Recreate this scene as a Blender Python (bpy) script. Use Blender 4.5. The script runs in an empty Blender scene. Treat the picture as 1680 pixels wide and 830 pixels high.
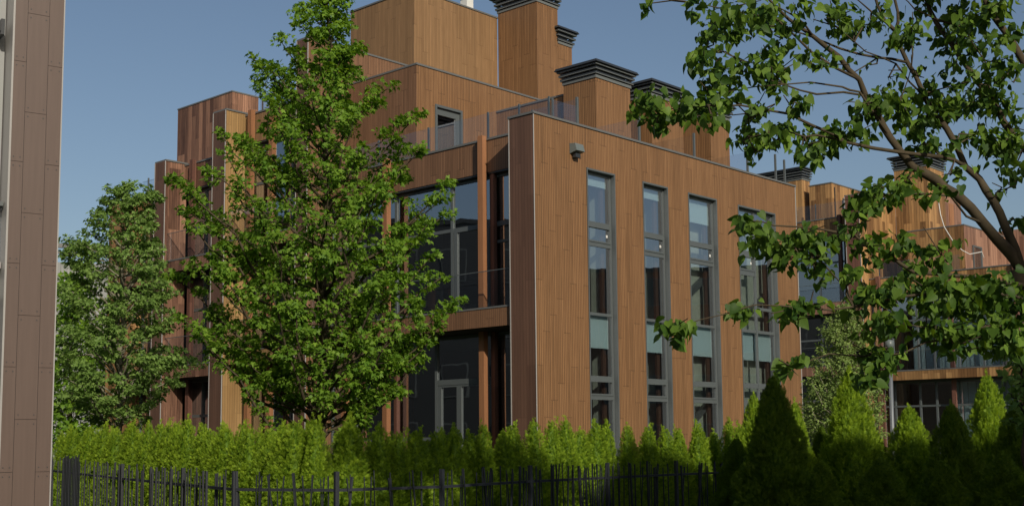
import bpy, math, random
import numpy as np
from mathutils import Vector, Matrix
sc = bpy.context.scene
R_ = math.radians
# ------------------------------------------------------------------ camera
F_PX, PITCH, ROLL, YAW, CYP = 2042.36, .108989, -.00997739, .744328, 505.39   # solved from the building's vanishing points
CAM = np.array([0., 0., 1.6])
_F = np.array([0, math.cos(PITCH), math.sin(PITCH)]); _U = np.array([0, -math.sin(PITCH), math.cos(PITCH)]); _X = np.array([1., 0, 0])
CX = math.cos(ROLL)*_X + math.sin(ROLL)*_U
CU = -math.sin(ROLL)*_X + math.cos(ROLL)*_U
cd = bpy.data.cameras.new('camera'); cam = bpy.data.objects.new('camera', cd); sc.collection.objects.link(cam)
cam.matrix_world = Matrix(((CX[0], CU[0], -_F[0], CAM[0]), (CX[1], CU[1], -_F[1], CAM[1]), (CX[2], CU[2], -_F[2], CAM[2]), (0, 0, 0, 1)))
cd.sensor_fit = 'HORIZONTAL'; cd.sensor_width = 36
cd.lens = F_PX/1680*36; cd.shift_y = (CYP-415)/1680
cd.clip_start = .1; cd.clip_end = 3000
sc.camera = cam
# ------------------------------------------------------------------ light
SUN = np.array([.795, -2.09, 1.10]); SUN /= np.linalg.norm(SUN)
EL = math.asin(SUN[2]); AZ = math.atan2(SUN[0], SUN[1])
w = bpy.data.worlds.new('World'); sc.world = w; w.use_nodes = True
nt = w.node_tree; bg = nt.nodes['Background']
sky = nt.nodes.new('ShaderNodeTexSky'); sky.sky_type = 'NISHITA'; sky.sun_disc = False
sky.sun_elevation = EL; sky.sun_rotation = AZ; sky.altitude = 100; sky.air_density = 1.0; sky.dust_density = 2.1; sky.ozone_density = 1.2
nt.links.new(sky.outputs[0], bg.inputs[0]); bg.inputs[1].default_value = .094
ld = bpy.data.lights.new('sun', 'SUN'); ld.energy = 4.8; ld.angle = R_(.5); ld.color = (1, .90, .74)
sun = bpy.data.objects.new('sun', ld); sc.collection.objects.link(sun)
sun.rotation_euler = Vector(-SUN).to_track_quat('-Z', 'Y').to_euler(); sun.location = (10, -25, 40)
sc.view_settings.view_transform = 'Standard'; sc.view_settings.look = 'None'
sc.view_settings.exposure = -.25; sc.view_settings.gamma = 1
sc.cycles.max_bounces = 8; sc.cycles.transparent_max_bounces = 16

# ------------------------------------------------------------------ helpers
col = sc.collection
def at(px, py, Y):                       # point at forward distance Y that the photo shows at pixel (px, py)
    d = (px-840)/F_PX*CX - (py-CYP)/F_PX*CU + _F
    return CAM + d*(Y/d[1])
def project(P):
    d = P-CAM; wz = d@_F
    return 840+F_PX*(d@CX)/wz, CYP-F_PX*(d@CU)/wz, wz
def tag(o, label=None, cat=None, group=None, kind=None):
    if label: o['label'] = label
    if cat: o['category'] = cat
    if group: o['group'] = group
    if kind: o['kind'] = kind
    return o
def empty(name, loc=(0, 0, 0), rz=0, label=None, cat=None, group=None):
    o = bpy.data.objects.new(name, None); col.objects.link(o); o.location = loc; o.rotation_euler = (0, 0, rz)
    o.empty_display_size = .2
    return tag(o, label, cat, group)
class MB:
    def __init__(s): s.v = []; s.f = []
    def box(s, a0, a1, b0, b1, c0, c1):
        n = len(s.v)
        s.v += [(a, b, c) for c in (c0, c1) for a, b in ((a0, b0), (a1, b0), (a1, b1), (a0, b1))]
        s.f += [tuple(n+i for i in q) for q in ((3, 2, 1, 0), (4, 5, 6, 7), (0, 1, 5, 4), (1, 2, 6, 5), (2, 3, 7, 6), (3, 0, 4, 7))]
        return s
    def quad(s, *p):
        n = len(s.v); s.v += [tuple(q) for q in p]; s.f.append(tuple(range(n, n+len(p)))); return s
    def prism(s, base, top):
        n = len(s.v); k = len(base); s.v += [tuple(p) for p in base] + [tuple(p) for p in top]
        s.f.append(tuple(n+i for i in reversed(range(k)))); s.f.append(tuple(n+k+i for i in range(k)))
        for i in range(k): j = (i+1) % k; s.f.append((n+i, n+j, n+k+j, n+k+i))
        return s
    def tube(s, pts, rad, k=6, cap=True):
        pts = [np.asarray(p, float) for p in pts]; n0 = len(s.v); up = None
        for i, p in enumerate(pts):
            t = pts[min(i+1, len(pts)-1)]-pts[max(i-1, 0)]; t = t/(np.linalg.norm(t)+1e-9)
            a = np.cross(t, [0, 0, 1.] if abs(t[2]) < .9 else [1., 0, 0]) if up is None else up-t*(up@t)
            a = a/(np.linalg.norm(a)+1e-9); up = a; b = np.cross(t, a)
            for j in range(k):
                th = 2*math.pi*j/k; s.v.append(tuple(p+rad[i]*(math.cos(th)*a+math.sin(th)*b)))
        for i in range(len(pts)-1):
            for j in range(k):
                q = n0+i*k+j; r = n0+i*k+(j+1) % k; s.f.append((q, r, r+k, q+k))
        if cap:
            s.f.append(tuple(n0+j for j in reversed(range(k)))); e = n0+(len(pts)-1)*k; s.f.append(tuple(e+j for j in range(k)))
        return s
    def build(s, name, mat, parent=None, smooth=False, loc=None):
        me = bpy.data.meshes.new(name); me.from_pydata(s.v, [], s.f); me.update()
        if smooth: me.polygons.foreach_set('use_smooth', [True]*len(me.polygons))
        o = bpy.data.objects.new(name, me); col.objects.link(o); me.materials.append(mat)
        if parent: o.parent = parent
        if loc is not None: o.location = loc
        return o
def mesh_np(name, V, T, mat, parent=None, attr=None, me_only=False):   # triangle soup from arrays
    me = bpy.data.meshes.new(name)
    me.vertices.add(len(V)); me.vertices.foreach_set('co', V.astype(np.float32).ravel())
    m = len(T); me.loops.add(m*3); me.loops.foreach_set('vertex_index', T.astype(np.int32).ravel())
    me.polygons.add(m); me.polygons.foreach_set('loop_start', np.arange(0, m*3, 3, dtype=np.int32))
    me.update(calc_edges=True)
    if attr is not None:
        a = me.attributes.new('lv', 'FLOAT', 'POINT'); a.data.foreach_set('value', attr.astype(np.float32))
    me.materials.append(mat)
    if me_only: return me
    o = bpy.data.objects.new(name, me); col.objects.link(o)
    if parent: o.parent = parent
    return o

# ------------------------------------------------------------------ materials
def nodes(name):
    m = bpy.data.materials.new(name); m.use_nodes = True; t = m.node_tree
    return m, t, t.nodes['Principled BSDF']
def N(t, typ, **kw):
    n = t.nodes.new(typ)
    for k, v in kw.items(): setattr(n, k, v)
    return n
def val(t, op, a, b=None, c=None):
    n = N(t, 'ShaderNodeMath', operation=op)
    for i, x in enumerate((a, b, c)):
        if x is None: continue
        if isinstance(x, (int, float)): n.inputs[i].default_value = x
        else: t.links.new(x, n.inputs[i])
    return n.outputs[0]
def plain(name, c, rough=.5, metal=0, spec=.4, noise=0, nscale=6):
    c = [x*.74 for x in c]
    m, t, p = nodes(name)
    p.inputs['Base Color'].default_value = (*c, 1); p.inputs['Roughness'].default_value = rough; p.inputs['Metallic'].default_value = metal
    p.inputs['Specular IOR Level'].default_value = spec
    if noise:
        tc = N(t, 'ShaderNodeTexCoord'); nz = N(t, 'ShaderNodeTexNoise'); nz.inputs['Scale'].default_value = nscale; nz.inputs['Detail'].default_value = 6
        t.links.new(tc.outputs['Object'], nz.inputs['Vector'])
        mx = N(t, 'ShaderNodeMix', data_type='RGBA')
        t.links.new(nz.outputs['Fac'], mx.inputs[0])
        mx.inputs[6].default_value = (*[x*(1-noise) for x in c], 1); mx.inputs[7].default_value = (*[min(1, x*(1+noise)) for x in c], 1)
        t.links.new(mx.outputs[2], p.inputs['Base Color'])
    return m
def wood(name, cA, cB, strip=.072, panel=.288, length=2.3, line=.45, pvar=.16, svar=.10, streak=.5, rough=.55):
    # vertical cladding: strips with dark grooves, boards with staggered butt joints, grain streaks along the board
    cA = [x*.74 for x in cA]; cB = [x*.74 for x in cB]
    m, t, p = nodes(name); L = t.links.new
    tc = N(t, 'ShaderNodeTexCoord'); sp = N(t, 'ShaderNodeSeparateXYZ'); L(tc.outputs['Object'], sp.inputs[0])
    s = val(t, 'ADD', sp.outputs[0], val(t, 'MULTIPLY', sp.outputs[1], 1.0)); z = sp.outputs[2]
    si = val(t, 'FLOOR', val(t, 'DIVIDE', s, strip)); pi_ = val(t, 'FLOOR', val(t, 'DIVIDE', s, panel))
    wn = N(t, 'ShaderNodeTexWhiteNoise', noise_dimensions='1D'); L(pi_, wn.inputs['W'])
    zz = val(t, 'ADD', val(t, 'DIVIDE', z, length), val(t, 'MULTIPLY', val(t, 'FLOOR', val(t, 'MULTIPLY', wn.outputs['Value'], 5)), .2))
    ri = val(t, 'FLOOR', zz); rf = val(t, 'FRACT', zz)
    def white2(a, b):
        cb = N(t, 'ShaderNodeCombineXYZ'); L(a, cb.inputs[0]); L(b, cb.inputs[1])
        q = N(t, 'ShaderNodeTexWhiteNoise', noise_dimensions='2D'); L(cb.outputs[0], q.inputs['Vector']); return q.outputs['Value']
    rp = white2(pi_, ri); rs = white2(si, ri)
    def ns(sx, sz, det):
        cb = N(t, 'ShaderNodeCombineXYZ'); L(val(t, 'MULTIPLY', s, sx), cb.inputs[0]); L(val(t, 'MULTIPLY', z, sz), cb.inputs[1]); L(val(t, 'MULTIPLY', rp, 9.0), cb.inputs[2])
        q = N(t, 'ShaderNodeTexNoise'); q.inputs['Scale'].default_value = 1; q.inputs['Detail'].default_value = det; L(cb.outputs[0], q.inputs['Vector']); return q.outputs['Fac']
    g1 = ns(30, 1.6, 5); g2 = ns(.35, .3, 3)
    cbw = N(t, 'ShaderNodeCombineXYZ'); L(val(t, 'MULTIPLY', s, 3.2), cbw.inputs[0]); L(val(t, 'MULTIPLY', z, .16), cbw.inputs[1])
    wq = N(t, 'ShaderNodeTexNoise'); wq.inputs['Scale'].default_value = 1; wq.inputs['Detail'].default_value = 6; wq.inputs['Roughness'].default_value = .6; L(cbw.outputs[0], wq.inputs['Vector'])   # rain streaks
    wst = val(t, 'ADD', .74, val(t, 'MULTIPLY', wq.outputs['Fac'], .52))
    fac = val(t, 'ADD', val(t, 'MULTIPLY', val(t, 'SUBTRACT', g1, .5), 2*streak), val(t, 'ADD', val(t, 'MULTIPLY', g2, .7), .12))
    fac = val(t, 'ADD', fac, val(t, 'MULTIPLY', val(t, 'SUBTRACT', rp, .5), pvar*2.2))
    mx = N(t, 'ShaderNodeMix', data_type='RGBA'); mx.clamp_factor = True
    L(fac, mx.inputs[0]); mx.inputs[6].default_value = (*cA, 1); mx.inputs[7].default_value = (*cB, 1)
    sf = val(t, 'FRACT', val(t, 'DIVIDE', s, strip))
    groove = val(t, 'MULTIPLY', val(t, 'LESS_THAN', sf, .20), val(t, 'ADD', .35, val(t, 'MULTIPLY', rs, .65)))
    pg = val(t, 'LESS_THAN', val(t, 'FRACT', val(t, 'DIVIDE', s, panel)), .045)
    joint = val(t, 'LESS_THAN', rf, .012)
    dark = val(t, 'MAXIMUM', val(t, 'MULTIPLY', groove, line), val(t, 'MULTIPLY', val(t, 'MAXIMUM', val(t, 'MULTIPLY', joint, .32), val(t, 'MULTIPLY', pg, .25)), line))
    k = val(t, 'MULTIPLY', val(t, 'SUBTRACT', 1.0, dark), val(t, 'ADD', 1-svar-pvar*.5, val(t, 'ADD', val(t, 'MULTIPLY', rs, svar*2), val(t, 'MULTIPLY', rp, pvar))))
    k = val(t, 'MULTIPLY', k, wst)
    ml = N(t, 'ShaderNodeVectorMath', operation='SCALE'); L(mx.outputs[2], ml.inputs[0]); L(k, ml.inputs['Scale'])
    L(ml.outputs[0], p.inputs['Base Color']); p.inputs['Roughness'].default_value = rough; p.inputs['Specular IOR Level'].default_value = .3
    bp = N(t, 'ShaderNodeBump'); bp.inputs['Strength'].default_value = .35; bp.inputs['Distance'].default_value = .006
    L(val(t, 'SUBTRACT', 1.0, dark), bp.inputs['Height']); L(bp.outputs[0], p.inputs['Normal'])
    return m
def glass(name, tint=(.78, .86, .86), ior=1.75, wob=.0, refl=2.2):
    m = bpy.data.materials.new(name); m.use_nodes = True; t = m.node_tree; t.nodes.clear(); L = t.links.new
    out = N(t, 'ShaderNodeOutputMaterial'); mx = N(t, 'ShaderNodeMixShader'); tr = N(t, 'ShaderNodeBsdfTransparent'); gl = N(t, 'ShaderNodeBsdfGlossy')
    lw = N(t, 'ShaderNodeLayerWeight'); lw.inputs['Blend'].default_value = .5      # reflectance rising towards grazing, the same from both sides
    f0 = ((ior-1)/(ior+1))**2*refl
    fac = val(t, 'ADD', val(t, 'MULTIPLY', val(t, 'POWER', lw.outputs['Facing'], 3.0), .75), f0)
    tr.inputs[0].default_value = (*tint, 1); gl.inputs['Roughness'].default_value = .01; gl.inputs[0].default_value = (.92, .95, 1, 1)
    L(fac, mx.inputs[0]); L(tr.outputs[0], mx.inputs[1]); L(gl.outputs[0], mx.inputs[2]); L(mx.outputs[0], out.inputs[0])
    if wob:
        tc = N(t, 'ShaderNodeTexCoord'); nz = N(t, 'ShaderNodeTexNoise'); nz.inputs['Scale'].default_value = .8; bp = N(t, 'ShaderNodeBump'); bp.inputs['Strength'].default_value = wob; bp.inputs['Distance'].default_value = .05
        L(tc.outputs['Object'], nz.inputs['Vector']); L(nz.outputs['Fac'], bp.inputs['Height']); L(bp.outputs[0], gl.inputs['Normal'])
    return m
def leafmat(name, lo, hi, trans=.32, rough=.52, tcol=None):
    m = bpy.data.materials.new(name); m.use_nodes = True; t = m.node_tree; p = t.nodes['Principled BSDF']; L = t.links.new
    lo = [x*.78 for x in lo]; hi = [x*.78 for x in hi]
    at_ = N(t, 'ShaderNodeAttribute', attribute_name='lv')
    mx = N(t, 'ShaderNodeMix', data_type='RGBA'); L(at_.outputs['Fac'], mx.inputs[0]); mx.inputs[6].default_value = (*lo, 1); mx.inputs[7].default_value = (*hi, 1)
    L(mx.outputs[2], p.inputs['Base Color']); p.inputs['Roughness'].default_value = rough; p.inputs['Specular IOR Level'].default_value = .22
    tl = N(t, 'ShaderNodeBsdfTranslucent')
    hs = N(t, 'ShaderNodeHueSaturation'); hs.inputs['Hue'].default_value = .485; hs.inputs['Value'].default_value = 1.5; hs.inputs['Saturation'].default_value = 1.1; L(mx.outputs[2], hs.inputs['Color']); L(hs.outputs[0], tl.inputs[0])
    ms = N(t, 'ShaderNodeMixShader'); ms.inputs[0].default_value = trans; L(p.outputs[0], ms.inputs[1]); L(tl.outputs[0], ms.inputs[2])
    L(ms.outputs[0], t.nodes['Material Output'].inputs[0])
    return m
M = {}
M['clad'] = wood('golden_brown_cladding', (.213, .109, .048), (.325, .178, .084), pvar=.03, svar=.15, line=.95, streak=.7)
M['clad_mid'] = wood('mid_brown_cladding', (.186, .097, .052), (.272, .150, .086), pvar=.035, svar=.16, line=.8, streak=.7)
M['clad_tan'] = wood('tan_brown_cladding', (.24, .138, .064), (.355, .215, .108), pvar=.035, svar=.14, line=.7, streak=.7)
M['clad_dark'] = wood('dark_plum_cladding', (.118, .063, .045), (.172, .096, .066), strip=.11, panel=.33, line=.3, pvar=.12)
M['clad_red'] = wood('weathered_red_cladding', (.14, .068, .045), (.34, .185, .120), strip=.10, panel=.24, pvar=.35, svar=.18, streak=.9)
M['clad_yellow'] = wood('straw_cladding', (.30, .175, .07), (.44, .285, .125), strip=.1, panel=.3, pvar=.15)
M['clad_amber'] = wood('amber_board_cladding', (.21, .105, .042), (.43, .25, .105), strip=.16, panel=.32, pvar=.4, svar=.2, streak=.8)
M['clad_rose'] = wood('rose_board_cladding', (.23, .120, .082), (.39, .225, .155), strip=.16, panel=.32, pvar=.3, svar=.2, streak=.7)
M['clad_plum'] = wood('plum_board_cladding', (.12, .055, .04), (.19, .09, .065), strip=.16, panel=.32, pvar=.25)
M['post'] = wood('timber_post', (.27, .120, .058), (.39, .19, .092), strip=.5, panel=1, line=.1, length=9)
M['metal'] = plain('grey_window_metal', (.105, .122, .128), .42, 0, .5, .06, 3)
M['metal_lt'] = plain('pale_edge_metal', (.42, .41, .40), .4, 0, .5)
M['coping'] = plain('coping_metal', (.15, .155, .155), .4, .0, .5)
M['louvre'] = plain('dark_louvre_metal', (.035, .04, .045), .38, 0, .5)
M['louvre_lt'] = plain('louvre_edge_metal', (.16, .175, .175), .4, 0, .5)
M['glass'] = glass('window_glass', (.74, .80, .80), 1.75, .05, 5.8)
M['glass_dark'] = glass('dark_facade_glass', (.50, .60, .60), 1.8, .06, 4.6)
M['glass_rail'] = glass('railing_glass', (.93, .94, .96), 1.5, 0, .8)
M['blind'] = plain('roller_blind_cloth', (.74, .94, 1.0), .9, 0, .1)
M['concrete'] = plain('interior_concrete', (.66, .72, .62), .9, 0, .2, .25, 2.5)
M['floor_in'] = plain('screed_floor', (.30, .29, .27), .9, 0, .2, .1)
M['ceil'] = plain('raw_ceiling', (.22, .22, .21), .9, 0, .2)
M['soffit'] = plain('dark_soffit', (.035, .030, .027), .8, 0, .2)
M['roof'] = plain('roof_gravel', (.20, .19, .18), .95, 0, .2, .2, 8)
M['white'] = plain('white_plastic', (.75, .76, .74), .5)
M['lampgrey'] = plain('lamp_housing', (.16, .19, .19), .4)
M['bark'] = plain('brown_grey_bark', (.085, .068, .043), .9, 0, .2, .5, 14)
M['bark_pale'] = plain('pale_bark', (.23, .215, .16), .9, 0, .2, .35, 12)
M['bark_twig'] = plain('twig_bark', (.085, .062, .042), .85, 0, .2)
M['fence'] = plain('black_painted_steel', (.030, .034, .043), .42, 0, .5, .15, 9)
M['pole'] = plain('galvanised_pole', (.17, .19, .21), .45, .2, .5, .1, 5)
M['maple'] = leafmat('maple_leaf', (.090, .215, .022), (.285, .460, .055), .42)
M['maple_pale'] = leafmat('pale_maple_leaf', (.125, .235, .050), (.30, .46, .115), .36)
M['lime'] = leafmat('lime_tree_leaf', (.030, .085, .014), (.205, .340, .045), .36)
M['birch'] = leafmat('small_pale_leaf', (.15, .25, .06), (.38, .50, .155), .38)
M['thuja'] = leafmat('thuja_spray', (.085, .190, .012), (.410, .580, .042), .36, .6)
M['thuja_shaded'] = leafmat('shaded_thuja_spray', (.050, .115, .010), (.215, .330, .022), .3, .6)  # darkened copy of the thuja foliage, shade put into the colour

# ------------------------------------------------------------------ ground
def ground():
    m, t, p = nodes('grass_ground'); L = t.links.new
    tc = N(t, 'ShaderNodeTexCoord'); nz = N(t, 'ShaderNodeTexNoise'); nz.inputs['Scale'].default_value = .8; nz.inputs['Detail'].default_value = 10
    L(tc.outputs['Object'], nz.inputs['Vector']); cr = N(t, 'ShaderNodeValToRGB'); L(nz.outputs['Fac'], cr.inputs[0])
    cr.color_ramp.elements[0].position = .35; cr.color_ramp.elements[0].color = (.03, .05, .012, 1); cr.color_ramp.elements[1].position = .7; cr.color_ramp.elements[1].color = (.09, .12, .035, 1)
    L(cr.outputs[0], p.inputs['Base Color']); p.inputs['Roughness'].default_value = .95
    o = MB().quad((-900, -900, 0), (900, -900, 0), (900, 900, 0), (-900, 900, 0)).build('ground', m); tag(o, kind='structure')
    pv = plain('pavement_slabs', (.28, .27, .25), .9, 0, .2, .15, 3)
    o = MB().box(-30, 13, -6, 5, -.1, .06).build('pavement', pv); tag(o, kind='structure')
    # the street behind the viewer
    o = MB().box(-120, 13, -16, -6.02, -.1, .02).build('road', plain('asphalt', (.05, .05, .052), .9, 0, .2, .2, 9)); tag(o, kind='structure')
ground()

# ------------------------------------------------------------------ townhouse row (local axes: x back along the right facade, y along the left facade)
OR = at(874.5, 183.7, 33.0)
def wpt(u, v, z):
    return np.array([OR[0]+u*math.sin(YAW)-v*math.cos(YAW), OR[1]+u*math.cos(YAW)+v*math.sin(YAW), z])
RZ = math.pi/2-YAW
row = empty('townhouse_row', wpt(0, 0, 0), RZ, 'stepped brown timber-clad townhouse row behind the hedge, four tall slot windows on its right side', 'building')

def coping(parent, u0, u1, v0, v1, z, name='coping', oh=.03, h=.06, mat=None):
    return MB().box(u0-oh, u1+oh, v0-oh, v1+oh, z, z+h).build(name, mat or M['coping'], parent)
def clad(parent, name, mat, u0, u1, v0, v1, z0, z1, cap=True, capmat=None):
    o = MB().box(u0, u1, v0, v1, z0, z1).build(name, mat, parent)
    if cap: coping(o, u0, u1, v0, v1, z1, mat=capmat)
    return o
def chimney(parent, mat, u0, u1, v0, v1, z0, z1, oh=.22, caph=.50, slats=3):
    o = MB().box(u0, u1, v0, v1, z0, z1).build('chimney', mat, parent)
    MB().box(u0-.03, u1+.03, v0-.03, v1+.03, z1, z1+.09).build('metal_band', M['louvre_lt'], o)
    c = MB(); e = MB(); n = slats
    c.box(u0+.12, u1-.12, v0+.12, v1-.12, z1+.09, z1+caph-.05)
    for i in range(n):
        za = z1+.12+(caph-.1)*i/n; g = .02+.10*(i/(n))
        # inclined blade rings
        for (a0, a1, b0, b1) in ((u0-g-.06, u1+g+.06, v0-g-.06, v0-g+.05), (u0-g-.06, u1+g+.06, v1+g-.05, v1+g+.06), (u0-g-.06, u0-g+.05, v0-g+.06, v1+g-.06), (u1+g-.05, u1+g+.06, v0-g+.06, v1+g-.06)):
            c.box(a0, a1, b0, b1, za+.025, za+.07)
            e.box(a0-.004, a1+.004, b0-.004, b1+.004, za, za+.023)
    t0 = z1+caph
    c.prism([(u0-oh, v0-oh, t0-.05), (u1+oh, v0-oh, t0-.05), (u1+oh, v1+oh, t0-.05), (u0-oh, v1+oh, t0-.05)],
            [(u0-oh+.05, v0-oh+.05, t0+.04), (u1+oh-.05, v0-oh+.05, t0+.04), (u1+oh-.05, v1+oh-.05, t0+.04), (u0-oh+.05, v1+oh-.05, t0+.04)])
    k = c.build('louvre_cap', M['louvre'], o); e.build('louvre_edge', M['louvre_lt'], k)
    return o
def railing_l(parent, u, v0, v1, z0, z1, posts, toprail=False):
    # glass balustrade running along the left facade
    g = MB().box(u, u+.012, v0, v1, z0, z1).build('glass_railing', M['glass_rail'], parent)
    for v in posts: MB().box(u+.016, u+.06, v-.025, v+.025, z0-.3, z1+.04).build('railing_post', M['metal'], g)
    if toprail: MB().box(u-.008, u+.02, v0, v1, z1+.001, z1+.022).build('top_rail', M['metal'], g)
    return g
def railing_r(parent, v, u0, u1, z0, z1, posts):
    g = MB().box(u0, u1, v, v+.012, z0, z1).build('glass_railing', M['glass_rail'], parent)
    for u in posts: MB().box(u-.025, u+.025, v+.016, v+.06, z0-.3, z1+.04).build('railing_post', M['metal'], g)
    return g

def tall_window(parent, u0, u1, double=False, shade_top=0.):
    zb, zt = .45, 9.38; fd = .04
    f = MB()
    f.box(u0, u0+fd, -.018, .21, zb, zt); f.box(u1-fd, u1, -.018, .21, zb, zt); f.box(u0+fd, u1-fd, -.016, .21, zt-.05, zt); f.box(u0-.04, u1+.04, -.06, .26, zb-.05, zb)
    a, b = u0+fd, u1-fd; st = .06
    f.box(a, a+st, .13, .20, zb, zt-.05); f.box(b-st, b, .13, .20, zb, zt-.05)
    mid = (a+b)/2
    def bar(x0, x1, z0, z1, d=0.): f.box(x0, x1, .132-d, .198, z0, z1)
    L_, R2 = a+st, b-st
    bar(L_, R2, zt-.05-.085, zt-.05)
    if not double:
        for z0, z1 in ((7.78, 7.90), (7.19, 7.31), (5.21, 5.29), (3.38, 3.50), (2.83, 2.95), (.45, .55)): bar(L_, R2, z0, z1)
        for z0, z1 in ((7.31, 7.78), (2.95, 3.38)):             # opening sash
            f.box(L_, L_+.055, .11, .196, z0, z1); f.box(R2-.055, R2, .11, .196, z0, z1); f.box(L_+.055, R2-.055, .11, .196, z0, z0+.05); f.box(L_+.055, R2-.055, .11, .196, z1-.05, z1)
    else:
        f.box(mid-.04, mid+.04, .125, .199, .55, zt-.135)
        for z0, z1 in ((7.76, 7.93), (7.10, 7.26)): bar(L_, mid-.045, z0, z1)
        f.box(L_, L_+.055, .11, .196, 7.26, 7.76); f.box(mid-.12, mid-.045, .11, .196, 7.26, 7.76); f.box(L_+.055, mid-.12, .11, .196, 7.26, 7.31); f.box(L_+.055, mid-.12, .11, .196, 7.71, 7.76)
        bar(mid+.045, R2, 5.98, 6.08)
        for x0, x1 in ((L_, mid-.045), (mid+.045, R2)):
            for z0, z1 in ((5.20, 5.30), (3.36, 3.53), (2.80, 2.96), (.45, .55)): bar(x0, x1, z0, z1)
    o = f.build('window', M['metal'], parent)
    MB().quad((a, .165, zb), (b, .165, zb), (b, .165, zt-.05), (a, .165, zt-.05)).build('pane', M['glass'], o)
    def blind(x0, x1, z0, z1):
        q = MB(); n = 10
        q.box(x0, x1, .285, .292, z0+.03, z1-.05); q.box(x0, x1, .278, .30, z0, z0+.028)
        q.tube([(x0, .32, z1-.03), (x1, .32, z1-.03)], [.03, .03], 8)
        q.build('roller_blind', M['blind'], o)
    if double:
        blind(L_-.02, mid-.03, 4.30, 5.25); blind(mid+.03, R2+.02, 4.30, 5.25)
        blind(L_-.02, mid-.03, 8.55, 9.3)
    else:
        blind(L_-.02, R2+.02, 4.30, 5.25)
        blind(L_-.02, R2+.02, 9.25-shade_top-.16, 9.3)
    for (x, z, q) in ((L_+.05, 3.17, .075), (R2-.16, 7.50, .08), (L_+.04, 8.12, .07)):
        if double: x = min(x, mid-.25)
        s = MB().quad((x, .1615, z), (x+q, .1615, z), (x+q, .1615, z+q), (x, .1615, z+q)); s.build('sticker', M['white'], o)
    # timber lining inside the right jamb
    MB().box(u1-.24, u1-.10, .36, .44, .46, 4.84).box(u1-.24, u1-.10, .36, .44, 5.27, 9.5).build('inner_lining', M['clad_dark'], o)
    return o

WIN = ((2.25, 3.55, 0), (4.88, 6.17, 0), (7.25, 8.86, 0), (10.11, 12.46, 1))
# right facade wall, in strips between the slots
mb = MB(); x = .04
for a, b, d in WIN: mb.box(x, a, 0, .3, 0, 9.38); mb.box(a, b, 0, .3, 0, .40); x = b
mb.box(x, 13.87, 0, .3, 0, 9.38); mb.box(.04, 13.87, 0, .3, 9.38, 10.52)
wall = mb.build('right_wall', M['clad'], row)
MB().box(-.03, 13.91, -.035, .33, 10.52, 10.58).build('coping', M['coping'], wall)
MB().box(-.012, .016, -.014, -.001, 0, 10.52).build('corner_trim', M['metal_lt'], wall)
MB().box(13.85, 13.885, -.014, -.001, 0, 10.52).build('corner_trim', M['metal_lt'], wall)
for a, b, d in WIN: tall_window(row, a, b, d, .55 if a > 7 else .12)
# wall lamp
lamp = MB().prism([(1.52, -.26, 9.72), (1.88, -.26, 9.72), (1.88, -.002, 9.66), (1.52, -.002, 9.66)], [(1.52, -.20, 9.93), (1.88, -.20, 9.93), (1.88, -.002, 9.95), (1.52, -.002, 9.95)]).build('wall_lamp', M['lampgrey'], row)
MB().box(1.60, 1.80, -.16, -.05, 9.55, 9.662).build('lamp_lens', M['louvre'], lamp)
# end fin of the right facade
fin = MB().box(0, .038, .004, .9, 0, 10.52).box(.04, 1.5, .302, .9, 0, 10.5).build('fin_wall', M['clad_dark'], row)
MB().box(-.03, 1.5, .334, .93, 10.52, 10.58).build('coping', M['coping'], fin)
MB().box(-.012, .016, .885, .915, 0, 10.52).build('edge_trim', M['metal_lt'], fin)

# interior
MB().box(1.25, 13.8, .32, 9.8, 4.86, 5.24).build('floor_slab', M['ceil'], row)
MB().box(1.25, 13.8, .32, 9.8, 9.52, 9.9).build('roof_slab', M['ceil'], row)
MB().box(1.2, 13.8, .32, 9.8, 0, .44).build('ground_slab', M['floor_in'], row)
MB().box(13.5, 13.8, .31, 9.8, .44, 10.4).build('end_wall', M['concrete'], row)
MB().box(7.32, 13.48, .64, .8, .45, 4.85).box(7.32, 13.48, .64, .8, 5.25, 9.51).build('inner_wall', M['concrete'], row)
for u in (3.42, 6.12): MB().box(u, u+.26, .58, .86, .45, 4.85).box(u, u+.26, .58, .86, 5.25, 9.51).build('inner_column', M['concrete'], row)
for (ua, za, ub, zb_) in ((7.6, 5.95, 9.3, 7.05), (11.0, 5.5, 12.7, 6.6), (7.6, 1.9, 9.3, 3.0), (11.0, 1.7, 12.7, 2.8)):   # slanting beams behind the two right slots
    MB().prism([(ua, .47, za), (ub, .47, zb_), (ub, .60, zb_), (ua, .60, za)], [(ua, .47, za+.24), (ub, .47, zb_+.24), (ub, .60, zb_+.24), (ua, .60, za+.24)]).build('slanting_beam', M['louvre_lt'], row)
MB().box(6.0, 6.2, 3.4, 9.7, .45, 4.85).box(6.0, 6.2, 3.4, 9.7, 5.25, 9.51).build('inner_wall', M['soffit'], row)

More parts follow.
